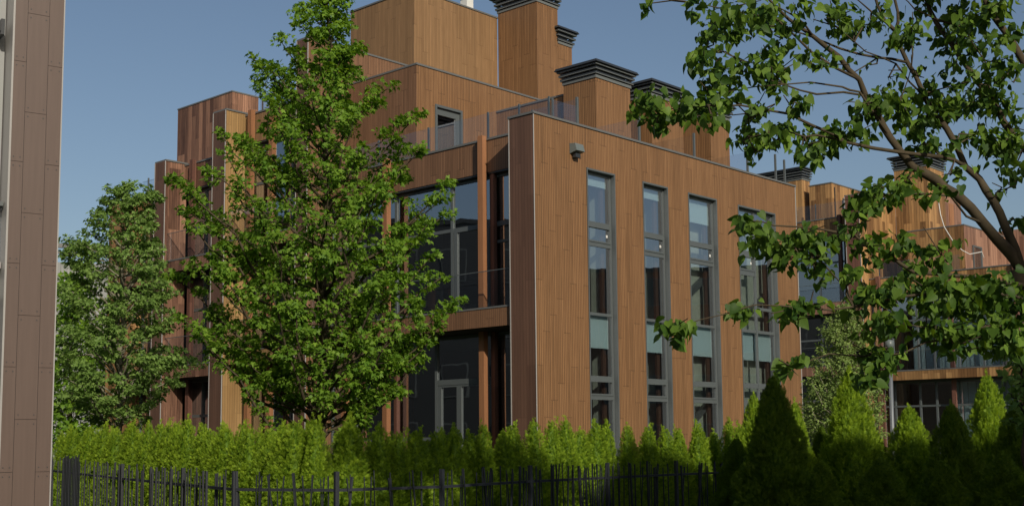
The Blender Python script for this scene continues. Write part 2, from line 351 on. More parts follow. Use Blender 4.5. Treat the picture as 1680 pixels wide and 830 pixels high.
def left_glazing(parent, v0, v1, z0, z1, mull, bars, u=1.1, gmat='glass_dark'):
    f = MB()
    f.box(u-.05, u+.05, v0, v0+.06, z0, z1); f.box(u-.05, u+.05, v1-.06, v1, z0, z1); f.box(u-.048, u+.05, v0+.06, v1-.06, z1-.08, z1); f.box(u-.048, u+.05, v0+.06, v1-.06, z0, z0+.08)
    for m_ in mull: f.box(u-.052, u+.048, m_-.05, m_+.05, z0+.08, z1-.08)
    for a, b, za, zb in bars: f.box(u-.046, u+.046, a, b, za, zb)
    o = f.build('glazed_wall', M['metal'], parent)
    MB().quad((u, v1, z0), (u, v0, z0), (u, v0, z1), (u, v1, z1)).build('pane', M[gmat], o)
    return o
def slab(parent, v0, v1, top, bot, mat, u0=.1):
    o = MB().box(u0, 1.2, v0, v1, bot, top-.05).build('balcony_slab', mat, parent)
    MB().box(u0-.015, 1.2, v0, v1, top-.05, top).build('slab_edge', M['coping'], o)
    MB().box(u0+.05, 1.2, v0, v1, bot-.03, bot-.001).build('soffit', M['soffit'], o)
    return o
def post(parent, v, z0, z1, u=.65, w_=.2, mat=None):
    o = MB().box(u, u+.17, v-w_/2, v+w_/2, z0, z1).build('timber_post', mat or M['post'], parent)
    return o
def parapet(parent, v0, v1, z0, z1, mat, u=.85):
    o = MB().box(u, u+.25, v0, v1, z0, z1).build('parapet', mat, parent)
    MB().box(u-.03, u+.28, v0, v1, z1, z1+.06).build('coping', M['coping'], o)
    MB().box(u+.02, u+.25, v0, v1, z0-.05, z0-.002).build('head_flashing', M['louvre'], o)
    return o
# unit 1, left facade
parapet(row, .902, 9.83, 9.42, 10.36, M['clad_mid'])
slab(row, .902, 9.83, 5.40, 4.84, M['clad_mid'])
railing_l(row, .14, .91, 9.82, 5.40, 6.40, (), True)
for v in (2.65, 6.78): post(row, v, 5.40, 10.48)
for v in (2.65, 6.78, 8.74): post(row, v, 0, 4.80)
MB().box(.9, 1.04, 2.36, 2.5, 5.41, 9.36).build('inner_post', M['clad_plum'], row)
MB().box(.9, 1.04, 2.36, 2.5, .4, 4.8).build('inner_post', M['clad_plum'], row)
MB().box(.9, 1.04, 6.5, 6.63, .4, 4.8).build('inner_post', M['clad_plum'], row)
left_glazing(row, .92, 9.82, 5.41, 9.36, (2.6, 4.22, 6.7, 8.5), ((2.66, 4.16, 7.86, 8.0), (4.28, 9.7, 7.9, 8.0), (.98, 2.54, 7.85, 7.99), (.98, 2.54, 7.36, 7.44), (4.0, 4.14, 5.5, 7.86), (2.68, 2.8, 5.5, 7.86)))
left_glazing(row, .92, 9.82, .40, 4.79, (2.6, 4.92, 6.7, 8.6), ((2.66, 4.86, 3.36, 3.52), (2.66, 4.86, 3.30, 3.345), (4.70, 4.86, .5, 3.3), (3.86, 4.06, .5, 3.3), (4.98, 8.5, 1.74, 1.84)))
# mid-height deck on the roof
MB().box(1.12, 13.78, .32, 9.8, 9.905, 9.98).build('roof_deck', M['roof'], row)
# terrace railings
railing_l(row, 1.0, .3, 9.8, 10.42, 11.22, (.32, 1.45, 2.68, 5.2, 7.5))
railing_r(row, .12, .98, 2.05, 10.6, 11.12, (1.0,))
for u, h in ((2.03, 11.35), (4.95, 11.35), (7.85, 11.35), (11.0, 11.3)):          # glass screens between the terraces
    g = MB().box(u, u+.012, .16, 1.85, 10.0, h).build('terrace_screen', M['glass_rail'], row)
    MB().box(u-.03, u+.04, .10, .16, 10.0, h+.05).box(u-.02, u+.03, 1.80, 1.85, 10.0, h).build('screen_post', M['metal'], g)
for u, h in ((12.85, 11.55), (13.45, 11.45)):
    MB().box(u-.03, u+.03, .12, .18, 9.98, h).build('railing_post', M['metal'], row)
# penthouse B
pb = MB().box(1.62, 2.42, 6.36, 9.82, 9.99, 13.62).box(3.66, 12.6, 6.36, 9.82, 9.99, 13.62).box(2.42, 3.66, 6.36, 9.82, 12.5, 13.62).box(2.42, 3.66, 7.2, 9.82, 9.99, 12.5).build('penthouse_wall', M['clad'], row)
coping(pb, 1.62, 12.6, 6.36, 9.82, 13.62)
MB().box(1.60, 1.618, 6.362, 9.82, 9.99, 13.6).build('side_cladding', M['clad_mid'], pb)
d = MB(); d.box(2.42, 2.5, 6.33, 6.6, 9.99, 12.5); d.box(3.58, 3.66, 6.33, 6.6, 9.99, 12.5); d.box(2.5, 3.58, 6.332, 6.6, 12.42, 12.5)
d.box(2.5, 2.6, 6.42, 6.5, 9.99, 12.42); d.box(3.42, 3.58, 6.42, 6.5, 9.99, 12.42); d.box(2.6, 3.42, 6.42, 6.5, 12.2, 12.42); d.box(2.6, 3.42, 6.42, 6.5, 9.99, 10.15)
MB().box(2.505, 3.575, 6.75, 6.8, 10.0, 12.4).build('room_shade_panel', M['louvre'], pb)  # dark panel standing in for the unlit depth behind the door
door = d.build('terrace_door', M['metal'], row); MB().quad((2.6, 6.46, 10.1), (3.42, 6.46, 10.1), (3.42, 6.46, 12.2), (2.6, 6.46, 12.2)).build('pane', M['glass'], door)
MB().box(3.47, 3.50, 6.36, 6.418, 11.0, 11.15).build('door_handle', M['metal_lt'], door)
# the storey that links the chimneys to the penthouse
lk = MB().box(5.3, 12.5, 3.2, 6.35, 9.99, 12.75).build('penthouse_wall', M['clad'], row); coping(lk, 5.3, 12.5, 3.2, 6.3, 12.75)
for u0, u1 in ((5.08, 6.86), (8.0, 9.8), (11.45, 12.66)): chimney(row, M['clad'], u0, u1, 1.87, 3.19, 9.99, 13.0)
# top volume A and its chimneys
A = MB().box(4.75, 9.08, 9.84, 13.35, 9.99, 17.85).build('top_storey', M['clad_tan'], row); coping(A, 4.75, 9.08, 9.84, 13.35, 17.85)
chimney(row, M['clad'], 9.09, 10.30, 7.83, 9.80, 13.7, 18.03, .25, .58)
chimney(row, M['clad'], 10.31, 11.12, 7.83, 9.2, 13.7, 16.7, .22, .6)
sp = MB().box(8.0, 8.35, 10.4, 10.75, 17.92, 18.6).box(7.9, 8.3, 10.42, 10.7, 18.61, 19.0).build('roof_vent', M['white'], row)
# unit 2 fin and party wall
fg = MB().box(.04, 4.74, 9.84, 10.42, 0, 14.93).build('party_wall', M['clad_mid'], row); coping(fg, .04, 4.7, 9.84, 10.42, 14.93)
MB().box(0, .038, 9.844, 10.42, 0, 14.93).build('fin_face', M['clad_dark'], fg)
MB().box(-.012, .016, 9.825, 9.843, 0, 14.93).build('edge_trim', M['metal_lt'], fg); MB().box(-.012, .016, 10.405, 10.435, 0, 14.93).build('edge_trim', M['metal_lt'], fg)

def fin_r(parent, v0, v1, zt, depth, mface, mside):
    o = MB().box(.04, depth, v0, v1, 0, zt).build('fin_wall', mside, parent); coping(o, .04, depth, v0, v1, zt)
    MB().box(0, .038, v0+.004, v1, 0, zt).build('fin_face', mface, o)
    MB().box(-.012, .016, v0-.017, v0+.003, 0, zt).build('edge_trim', M['metal_lt'], o)
    MB().box(-.012, .016, v1-.015, v1+.015, 0, zt).build('edge_trim', M['metal_lt'], o)
    return o
def unit(parent, v0, v1, levels, par, posts, mp, ms, deep=7., pm=None, gm='glass_dark', mull=()):
    # levels: list of (slab top, slab bottom); par: (bottom, top)
    zprev = .35
    a, b = v0+.003, v1-.003
    for top, bot in levels:
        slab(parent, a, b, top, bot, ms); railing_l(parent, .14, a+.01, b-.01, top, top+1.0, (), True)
        left_glazing(parent, a, b, zprev, bot-.04, mull, ((a+.06, b-.06, bot-1.4, bot-1.3),), gmat=gm)
        for v in posts: post(parent, v, 0 if zprev < 1 else zprev, bot-.04, mat=pm)
        zprev = top
    left_glazing(parent, a, b, zprev, par[0]-.06, mull, ((a+.06, b-.06, par[0]-1.5, par[0]-1.4),), gmat=gm)
    for v in posts: post(parent, v, zprev, par[1]+.12, mat=pm)
    parapet(parent, a, b, par[0], par[1], mp)
    for top, bot in levels: MB().box(1.21, deep, a, b, bot, top).build('floor_slab', M['ceil'], parent)
    MB().box(1.21, deep, a, b, par[0]-.05, par[0]+.35).build('roof_slab', M['ceil'], parent); MB().box(1.16, deep, a, b, 0, .34).build('floor_slab', M['ceil'], parent)
    MB().box(deep-.2, deep, a, b, .34, par[0]-.06).build('back_wall', M['ceil'], parent)
unit(row, 10.42, 14.46, ((4.9, 4.42), (8.75, 8.3)), (12.28, 13.3), (13.95, 12.7, 11.2), M['clad_tan'], M['clad_yellow'], mull=(12.0, 13.2))
fin_r(row, 14.46, 15.21, 13.4, 1.42, M['clad_dark'], M['clad_yellow'])
unit(row, 15.21, 18.29, ((4.58, 4.1), (8.45, 8.0)), (11.2, 12.12), (17.6,), M['clad_red'], M['clad_red'], pm=M['clad_plum'], mull=(16.4, 17.2))
fin_r(row, 18.29, 18.99, 12.2, .92, M['clad_dark'], M['clad_red'])
unit(row, 18.99, 21.5, ((4.5, 4.0), (8.2, 7.7)), (10.45, 11.28), (20.25,), M['clad_amber'], M['clad_red'], mull=(20.0,))
w4 = MB().box(.6, 9, 21.5, 23.3, 0, 11.3).build('end_wall', M['clad_amber'], row); coping(w4, .6, 9, 21.5, 23.3, 11.3)
MB().box(.9, 1.0, 19.6, 21.4, 11.34, 12.0).build('railing_post', M['glass_rail'], row)
MB().box(.9, .95, 20.95, 21.0, 11.34, 12.1).build('railing_post', M['metal'], row)
tb = MB().box(1.5, 2.68, 16.26, 19.9, 11.0, 14.72).build('stair_tower', M['clad_red'], row); coping(tb, 1.5, 2.68, 16.26, 19.9, 14.72, oh=.02, h=.05)
MB().box(2.7, 8, 14.6, 19.9, 11.0, 12.6).build('roof_block', M['clad_red'], row)
railing_l(row, 2.72, 11.0, 16.2, 13.4, 14.65, (16.1, 14.4, 12.6))
MB().box(1.12, 8, 10.43, 14.45, 12.64, 12.75).box(1.12, 8, 15.22, 18.28, 11.56, 11.65).build('roof_deck', M['roof'], row)
# steps of the row seen from behind: closing back wall
MB().box(8.0, 8.2, 10.43, 21.4, 0, 12.6).build('back_wall', M['clad_mid'], row)

# ------------------------------------------------------------------ second townhouse row, behind on the right
r2 = empty('townhouse_row', wpt(37.25, 0, 0), RZ, 'farther amber and rose boarded townhouse row seen between lime branches on the right', 'building')
fw = MB().box(.04, 4.47, 9.43, 10.25, 0, 14.95).build('party_wall', M['clad_amber'], r2); coping(fw, .04, 4.4, 9.43, 10.25, 14.95)
MB().box(0, .038, 9.434, 10.25, 0, 14.95).build('fin_face', M['clad_plum'], fw); MB().box(-.015, .02, 9.41, 9.433, 0, 14.95).build('edge_trim', M['metal_lt'], fw)
MB().box(-.015, .02, 10.23, 10.27, 0, 14.95).build('edge_trim', M['metal_lt'], fw)
unit(r2, 0, 9.43, ((5.27, 4.76),), (9.4, 10.33), (8.85, 4.9, 1.5), M['clad_amber'], M['clad_amber'], pm=M['clad_plum'], gm='glass', mull=(8.3, 6.9, 6.0, 3.4, 2.4))
# white curtains hang inside the balcony windows of the second row
cu = MB()
for v0, n in ((7.3, 22), (2.3, 8)):
    for i in range(n):
        cu.box(1.35+.04*(i % 2), 1.38+.04*(i % 2), v0-.22*i-.2, v0-.22*i, 5.3, 9.2); cu.box(1.35+.04*(i % 2), 1.38+.04*(i % 2), v0-.22*i-.2-2.2, v0-.22*i-2.2, .6, 4.6)
cu.build('curtain', M['blind'], r2)
unit(r2, 10.25, 20.0, ((5.75, 5.2), (9.24, 8.6)), (13.0, 14.0), (11.0,), M['clad_amber'], M['clad_rose'], pm=M['clad_plum'], mull=(12.5, 14.5, 16.5))
railing_l(r2, 1.0, 10.3, 19.9, 14.05, 14.95, (10.9, 12.6, 14.4))
chimney(r2, M['clad_amber'], 4.48, 6.8, 7.5, 9.43, 10.4, 16.92, .3, .75, 4)
b1 = MB().box(6.81, 9.0, 7.52, 9.4, 10.4, 15.6).build('top_storey', M['clad_rose'], r2); coping(b1, 6.81, 9.0, 7.52, 9.4, 15.6)
MB().box(7.3, 7.9, 7.48, 7.515, 13.0, 15.2).build('orange_door', M['post'], b1)
b2 = MB().box(1.6, 11, 4.34, 7.49, 10.0, 12.8).build('penthouse_wall', M['clad_rose'], r2); coping(b2, 1.6, 11, 4.34, 7.49, 12.8)
MB().box(1.58, 1.598, 4.345, 7.48, 10, 12.78).build('side_cladding', M['clad_amber'], b2)
f = MB().box(2.57, 2.66, 4.28, 4.338, 10.2, 11.85).box(3.66, 3.75, 4.28, 4.338, 10.2, 11.85).box(2.66, 3.66, 4.28, 4.338, 11.76, 11.85).build('window', M['metal'], r2)
MB().box(2.66, 3.66, 4.31, 4.33, 10.2, 11.76).build('pane', M['glass_dark'], f)
railing_l(r2, 1.0, 4.4, 9.3, 10.4, 11.2, (8.9, 7.2, 5.4))
k2 = MB().box(3.0, 8, 12.61, 14.04, 13.6, 16.5).build('stair_tower', M['clad_amber'], r2); coping(k2, 3.0, 8, 12.61, 14.04, 16.5)
MB().box(3.3, 3.34, 12.55, 12.6, 13.7, 16.3).build('downpipe', M['louvre'], k2)
f = MB().box(4.3, 4.4, 12.55, 12.608, 13.7, 15.8).box(5.3, 5.4, 12.55, 12.608, 13.7, 15.8).box(4.4, 5.3, 12.55, 12.608, 15.7, 15.8).build('window', M['metal'], r2)
MB().box(4.4, 5.3, 12.58, 12.6, 13.7, 15.7).build('pane', M['glass_dark'], f)
chimney(r2, M['clad_amber'], 3.0, 3.95, 14.51, 18.2, 13.6, 17.0, .25, .72, 4)
MB().box(4.0, 9, 10.3, 20, 13.3, 13.55).build('roof_deck', M['roof'], r2)
MB().box(8.0, 8.3, 0, 20, 0, 13.3).build('back_wall', M['clad_rose'], r2)
# white cable slung across the second row's penthouse
cb = [at(x_, y_, Y_) for x_, y_, Y_ in ((1540, 332, 63.6), (1543, 352, 63.6), (1549, 372, 63.4), (1563, 395, 63.3), (1579, 411, 63.2), (1591, 417, 63.2), (1611, 413, 63.3), (1614, 423, 63.3))]
tag(MB().tube(cb, [.022]*len(cb), 6).build('cable', M['white'], smooth=True), 'white cable slung in a loop across the farther penthouse wall', 'cable')

# ------------------------------------------------------------------ panel-clad building at the left edge
def panel_mat():
    m, t, p = nodes('mauve_facade_panels'); L = t.links.new
    tc = N(t, 'ShaderNodeTexCoord'); mp = N(t, 'ShaderNodeMapping'); mp.inputs['Scale'].default_value = (30, 30, 1.5); L(tc.outputs['Object'], mp.inputs[0])
    nz = N(t, 'ShaderNodeTexNoise'); nz.inputs['Scale'].default_value = 1; nz.inputs['Detail'].default_value = 5; L(mp.outputs[0], nz.inputs['Vector'])
    mx = N(t, 'ShaderNodeMix', data_type='RGBA'); L(nz.outputs['Fac'], mx.inputs[0]); mx.inputs[6].default_value = (.078, .051, .041, 1); mx.inputs[7].default_value = (.108, .073, .060, 1)
    L(mx.outputs[2], p.inputs['Base Color']); p.inputs['Roughness'].default_value = .5; return m
M['panel'] = panel_mat(); M['render_wall'] = plain('pale_render', (.36, .37, .37), .8, 0, .2, .06, 4)
Yp = 14.0
pr = at(93, 410, Yp); pr[2] = 0                    # right edge of the column
AZP = R_(55.0); dx = np.array([math.sin(AZP), math.cos(AZP), 0])
pbld = empty('panel_building', pr, math.pi/2-AZP, 'mauve panel-clad building edge with pale metal trims at the far left', 'building')
# local x along the face (right edge at 0, going left is negative), local y into the building
H = 11.; jt = .0045
dl = 60
wcol = .0
# column width so that its left trim meets the photo
def colwidth():
    target = 11.0
    for k in range(1, 400):
        P = pr-dx*k*.005; P = np.array([P[0], P[1], 3.8])
        if project(P)[0] < target: return k*.005
    return .8
WC = colwidth()
cm = MB()
xs = (-WC, -WC+.26*WC, -WC+.70*WC, 0)
offs = (0, 1, 0); PH = 1.1545; base = 1.9305-2*1.1545
for c in range(3):
    z = base-(PH/2 if offs[c] == 0 else 0)
    while z < H:
        a, b = max(z+jt/2, 0), min(z+PH-jt/2, H)
        if b > a: cm.box(xs[c]+jt/2, xs[c+1]-jt/2, -.012, 0, a, b)
        z += PH
cm.build('panel_column', M['panel'], pbld)
MB().box(-WC, -.004, .002, .6, 0, H).build('column_core', M['louvre'], pbld)
MB().box(-.003, .010, -.02, .12, 0, H).build('edge_trim', M['metal_lt'], pbld); MB().box(-WC-.018, -WC+.003, -.02, .6, 0, H).build('edge_trim', M['metal_lt'], pbld)
rv = MB()
for c in range(3):
    z = base-(PH/2 if offs[c] == 0 else 0)
    while z < H:
        for xx in (xs[c]+.035, xs[c+1]-.035):
            for zz in (z+.05, z-.05): 
                if .1 < zz < H: rv.box(xx-.006, xx+.006, -.015, -.012, zz-.006, zz+.006)
        z += PH
rv.build('rivets', M['louvre'], pbld)
def zat(py): return at(5, py, Yp-.1)[2]
ww = MB(); z1, z2, z3, z4 = zat(488), zat(440), zat(342), zat(0)
ww.box(-12, -WC-.03, .30, .6, z2, H).box(-12, -WC-.03, .62, 14, z2, H).build('render_wall', M['render_wall'], pbld)
MB().box(-12, -WC-.03, .30, .6, zat(488), zat(440)).build('spandrel', M['render_wall'], pbld)
g = MB().box(-12, -WC-.03, .16, .2, z2, z3).build('balcony_glass', M['glass_rail'], pbld)
MB().box(-12, -WC-.03, .1, .26, z3, z3+.05).build('balcony_rail', M['metal'], g)
MB().box(-12, -WC-.03, .12, .29, z2-.02, z2+.05).build('balcony_sill', M['metal_lt'], g)
MB().box(-12, -WC-.03, .5, .6, 0, z1).build('dark_opening', M['louvre'], pbld)
MB().box(-12, 0, .62, 14, 0, z2).build('body_wall', M['render_wall'], pbld)
br = MB(); zb_ = zat(55)
br.box(-WC-.13, -WC-.09, .05, .29, zb_-.09, zb_+.09); br.box(-WC-.45, -WC-.13, .12, .18, zb_-.03, zb_+.03)
br.tube([(-WC-.30, .15, zb_-.04), (-WC-.34, .02, zb_-.16)], [.05, .07], 8)
br.build('wall_bracket', M['louvre'], pbld)

# far grey building with a dark roof frame, left background
fb = at(100, 436, 85.); gb = empty('grey_building', (fb[0]-9.0, fb[1], 0), R_(20), 'distant pale grey corrugated building behind the left tree', 'building')
hh = at(100, 420, 85.)[2]
MB().box(-6, 12, 0, 8, 0, hh).build('corrugated_wall', wood('grey_corrugation', (.24, .25, .25), (.29, .30, .30), strip=.4, panel=1.6, line=.25, pvar=.02, svar=.02, streak=.1), gb)
rfm = MB(); h2 = at(100, 392, 85.)[2]
for xx in (-6, -2, 2, 6, 10.5, 12): rfm.box(xx-.12, xx+.12, -.1, .1, hh, h2)
rfm.box(-6, 12.3, -.15, .15, h2-.15, h2+.15).box(-6, 12.3, -.1, .1, hh+.6, hh+.75).box(11, 12.3, -.2, .2, hh+.8, hh+1.3)
rfm.build('roof_frame', M['louvre'], gb)

# ------------------------------------------------------------------ leaves and trees
def unit_rows(a): return a/(np.linalg.norm(a, axis=1, keepdims=True)+1e-9)
def leaf_cloud(P, tip, nrm, size, TV, TT, rng, var):
    n = len(P); y = unit_rows(tip); z = nrm-y*np.sum(nrm*y, 1, keepdims=True); z = unit_rows(z); x = np.cross(y, z)
    V = P[:, None, :] + size[:, None, None]*(TV[None, :, 0:1]*x[:, None, :]+TV[None, :, 1:2]*y[:, None, :]+TV[None, :, 2:3]*z[:, None, :]*rng.uniform(.2, 3.2, (n, 1, 1)))
    k = len(TV); T = (np.arange(n)*k)[:, None, None]+TT[None]
    return V.reshape(-1, 3), T.reshape(-1, 3), np.repeat(var, k)
# maple leaf: five lobes, folded along the midrib and drooping at the tips
MAPV = np.array([(0, 0, 0), (.26, -.06, .03), (.40, .10, .02), (.24, .20, .05), (.56, .42, -.06), (.26, .46, .04), (.20, .62, .02), (0, 1.0, -.10), (-.20, .62, .02), (-.26, .46, .04), (-.56, .42, -.06), (-.24, .20, .05), (-.40, .10, .02), (-.26, -.06, .03), (0, .45, 0)], float)
MAPT = np.array([(0, 1, 3), (1, 2, 3), (0, 3, 14), (3, 4, 5), (3, 5, 14), (5, 6, 14), (6, 7, 14), (7, 8, 14), (8, 9, 14), (9, 11, 14), (9, 10, 11), (11, 0, 14), (11, 12, 13), (11, 13, 0)])
# heart-shaped lime leaf
LIMV = np.array([(0, 0, 0), (.28, -.10, .07), (.47, .14, .09), (.40, .46, .05), (.18, .80, -.02), (0, 1.06, -.12), (-.18, .80, -.02), (-.40, .46, .05), (-.47, .14, .09), (-.28, -.10, .07), (0, .35, 0), (0, .7, -.03)], float)
LIMT = np.array([(0, 1, 2), (0, 2, 10), (2, 3, 10), (3, 11, 10), (3, 4, 11), (4, 5, 11), (5, 6, 11), (6, 7, 11), (7, 10, 11), (7, 8, 10), (8, 0, 10), (8, 9, 0)])
# small oval leaf
OVV = np.array([(0, 0, 0), (.25, .3, .05), (.22, .65, .03), (0, 1, -.05), (-.22, .65, .03), (-.25, .3, .05)], float); OVT = np.array([(0, 1, 5), (1, 2, 5), (2, 4, 5), (2, 3, 4)])

def profile_tree(name, label, base, top, rows, Y, seed, nb, tuft, leaves, lsize, TV, TT, mat, bark, trunk_r, z_lo, rise, dense=1.0, extra=(), spread=.26, s0=.30):
    """rows: (py, left px, right px) outline of the crown; branches climb from the trunk to points inside that envelope, taken as a body of revolution."""
    rng = np.random.default_rng(seed)
    root = empty(name, base, 0, label, 'tree')
    B = np.array(base, float); Tp = np.array(top, float)
    axis = lambda z: B+(Tp-B)*((z-B[2])/(Tp[2]-B[2]))
    zs, rl, rr = [], [], []
    for py, xl, xr in rows:
        P = at((xl+xr)/2, py, Y); z = P[2]; ax = axis(z)
        zs.append(z); rl.append(ax[0]-at(xl, py, Y)[0]); rr.append(at(xr, py, Y)[0]-ax[0])
    zs = np.array(zs); o_ = np.argsort(zs); zs = zs[o_]; rl = np.array(rl)[o_]; rr = np.array(rr)[o_]
    def rad(z, c):
        a, b = np.interp(z, zs, rl), np.interp(z, zs, rr); m_ = (a+b)/2
        return max(.12, (b if c > 0 else a)*abs(c)+m_*(1-abs(c)))
    mb = MB(); n = 14
    tp = [axis(B[2]+(Tp[2]-B[2])*i/n)+np.array([.05*math.sin(i*1.7+seed), .05*math.cos(i*2.1), 0])*(i > 0) for i in range(n+1)]
    mb.tube(tp, [trunk_r*(1-.93*i/n)+.006 for i in range(n+1)], 8)
    LP, LT, LN = [], [], []
    tw = MB()
    def tuft_at(C, out, k, r, flat=.55):
        q = rng.normal(size=(k, 3)); q = unit_rows(q)*(rng.random((k, 1))**.45)*r; q[:, 2] *= flat
        pos = C+q; o2 = unit_rows(q+out*r*.6)
        dr = unit_rows(o2*1.0+rng.normal(size=(k, 3))*.55+np.array([0, 0, -.35])); nm = unit_rows(np.array([0, 0, .6])+np.array([out[0], out[1], 0])*.35+rng.normal(size=3)*.3+o2*.35+rng.normal(size=(k, 3))*.32)
        LP.append(pos); LT.append(dr); LN.append(nm)
    tips = []
    for i in range(nb):
        zt_ = z_lo+(zs[-1]-z_lo)*((i+rng.random()*.8)/nb); ph = i*2.39996+rng.random()*.7
        tips.append((zt_, ph, rng.uniform(.72, 1.04)))
    for (px, py) in extra:
        P = at(px, py, Y); ax = axis(P[2]); tips.append((P[2], 0 if P[0] > ax[0] else math.pi, abs(P[0]-ax[0])/rad(P[2], 1 if P[0] > ax[0] else -1)))
    for zt_, ph, k in tips:
        c = math.cos(ph); r = rad(zt_, c)*k
        drop = r*rise*rng.uniform(.75, 1.25); z0 = max(B[2]+1.0, zt_-drop); z0 = min(z0, zt_-.02)
        S = axis(z0); E = axis(zt_)+np.array([c*r, math.sin(ph)*r, 0])
        mid = S+(E-S)*.5+np.array([0, 0, .08*r])*(1 if rise < .8 else -1)
        pts = [S+(mid-S)*s*2 if s <= .5 else mid+(E-mid)*(s-.5)*2 for s in (0, .17, .34, .5, .67, .84, 1)]
        for j in (1, 2, 3, 4, 5): pts[j] = pts[j]+rng.normal(size=3)*.03*r
        r0 = min(trunk_r*.42, .008+.013*r)
        mb.tube(pts, [r0*(1-.85*j/6)+.003 for j in range(7)], 5)
        out = np.array([c, math.sin(ph), .15])
        nt_ = max(2, int(r*tuft*dense+1.5))
        for j in range(nt_):
            s = s0+(1-s0)*(j+rng.random()*.6)/nt_; s = min(1, s); ii = min(5, int(s*6)); Q = pts[ii]+(pts[ii+1]-pts[ii])*(s*6-ii)
            side = rng.normal(size=3); side -= out*(side@out)*.6; side[2] = abs(side[2])*.5+.02
            C = Q+side*spread*(1-.35*s)*min(1, .4+r*.6)
            tw.tube([Q, (Q+C)/2+np.array([0, 0, .02]), C], [.007, .005, .003], 4, False)
            tuft_at(C, out, max(4, int(leaves*rng.uniform(.6, 1.3))), spread*rng.uniform(.7, 1.1))
        tuft_at(E, out, int(leaves*.7), spread*.7)
    # leader
    for j in range(int(10*dense)):
        z = zs[-1]-(zs[-1]-z_lo)*.28*rng.random(); C = axis(z)+np.append(rng.normal(size=2)*.12, 0); tuft_at(C, np.array([0, 0, 1.]), int(leaves*.6), spread*.7)
    off = -B
    for m_ in (mb, tw): m_.v = [tuple(np.asarray(v)+off) for v in m_.v]
    n0 = len(mb.v); mb.v += tw.v; mb.f += [tuple(i+n0 for i in f_) for f_ in tw.f]; mb.build('trunk', bark, root, True)
    P = np.concatenate(LP)+off; t_ = np.concatenate(LT); n_ = np.concatenate(LN)
    sz = lsize*rng.uniform(.65, 1.2, len(P)); var = np.clip(rng.beta(2, 2.2, len(P)), 0, 1)
    V, T, a = leaf_cloud(P, t_, n_, sz, TV, TT, rng, var)
    mesh_np('crown', V, T, mat, root, a)
    return root, len(P)

b_ = at(526, 690, 24.0); b_[2] = 0; b_[0] = at(526, 690, 24)[0]
ROWS1 = [(-35, 538, 552), (0, 497, 572), (40, 482, 572), (80, 440, 590), (120, 420, 590), (160, 425, 640), (200, 375, 660), (240, 350, 690), (285, 300, 682), (330, 296, 725), (380, 296, 720), (420, 290, 715), (455, 280, 722), (500, 310, 745), (550, 318, 715), (590, 372, 690), (622, 430, 650), (648, 500, 575)]
t1 = profile_tree('maple_tree', 'tall pyramidal green maple rising in front of the townhouse row, crossing the skyline', b_, at(541, -40, 24), ROWS1, 24.0, 7, 108, 3.4, 40, .094, MAPV, MAPT, M['maple'], M['bark'], .13, 2.85, .85, spread=.225,
    extra=((415, 95), (425, 130), (360, 215), (395, 225), (292, 300), (300, 345), (275, 450), (300, 520), (330, 545), (645, 140), (690, 185), (690, 240), (735, 300), (735, 350), (755, 490), (740, 505), (725, 455), (705, 560), (690, 590), (650, 640), (497, 12), (545, -10), (590, 80), (565, 100)))
b2_ = at(193, 690, 31.0); b2_[2] = 0
ROWS2 = [(305, 190, 225), (325, 178, 262), (350, 160, 255), (375, 140, 265), (400, 112, 268), (440, 108, 285), (490, 92, 300), (540, 88, 300), (590, 85, 305), (630, 90, 300), (660, 105, 265), (672, 130, 250)]
t2 = profile_tree('maple_tree', 'smaller pale green maple with a pale trunk, beside the panel-clad building', b2_, at(208, 300, 31), ROWS2, 31.0, 19, 92, 3.3, 40, .092, MAPV, MAPT, M['maple_pale'], M['bark_pale'], .115, 2.3, .7, spread=.235, s0=.5, extra=((250, 320), (262, 325), (112, 400), (120, 410), (105, 420), (325, 600), (300, 590), (290, 480)))
b3_ = at(1385, 690, 27.); b3_[2] = 0
ROWS3 = [(500, 1375, 1392), (530, 1352, 1408), (570, 1345, 1425), (610, 1322, 1432), (650, 1305, 1452), (690, 1315, 1450)]
t3 = profile_tree('birch_tree', 'small feathery pale green tree between the two townhouse rows', b3_, at(1384, 492, 27), ROWS3, 27., 31, 110, 6.0, 28, .07, OVV, OVT, M['birch'], M['bark_pale'], .05, 1.7, 1.0, spread=.17)
b4_ = at(1674, 690, 15.); b4_[2] = 0
ROWS4 = [(560, 1665, 1690), (585, 1640, 1715), (620, 1630, 1725), (660, 1650, 1725), (700, 1655, 1720)]
t4 = profile_tree('sapling', 'thin dark-stemmed sapling with pale leaves at the right edge', b4_, at(1676, 548, 15), ROWS4, 15., 5, 16, 5, 12, .075, LIMV, LIMT, M['maple_pale'], M['bark_twig'], .03, 1.75, .6, spread=.16)

for k_, (px_, Y_, tp_, hw) in enumerate(((118, 52., 452, 62), (205, 58., 500, 60))):
    bb = at(px_, 700, Y_); bb[2] = 0
    rws = [(tp_, px_-8, px_+8)]+[(tp_+(690-tp_)*f_, px_-hw*g_, px_+hw*g_) for f_, g_ in ((.15, .45), (.35, .8), (.6, 1.0), (.85, .9), (1.0, .6))]
    profile_tree('garden_tree', ('round dark green garden tree far behind the pale maple, next to the grey building', 'round green garden tree far behind the pale maple, nearer the row end')[k_], bb, at(px_, tp_-5, Y_), rws, Y_, 60+k_, 46, 2.2, 26, .2, MAPV, MAPT, M['maple'], M['bark'], .15, 1.6, .6, spread=.5)

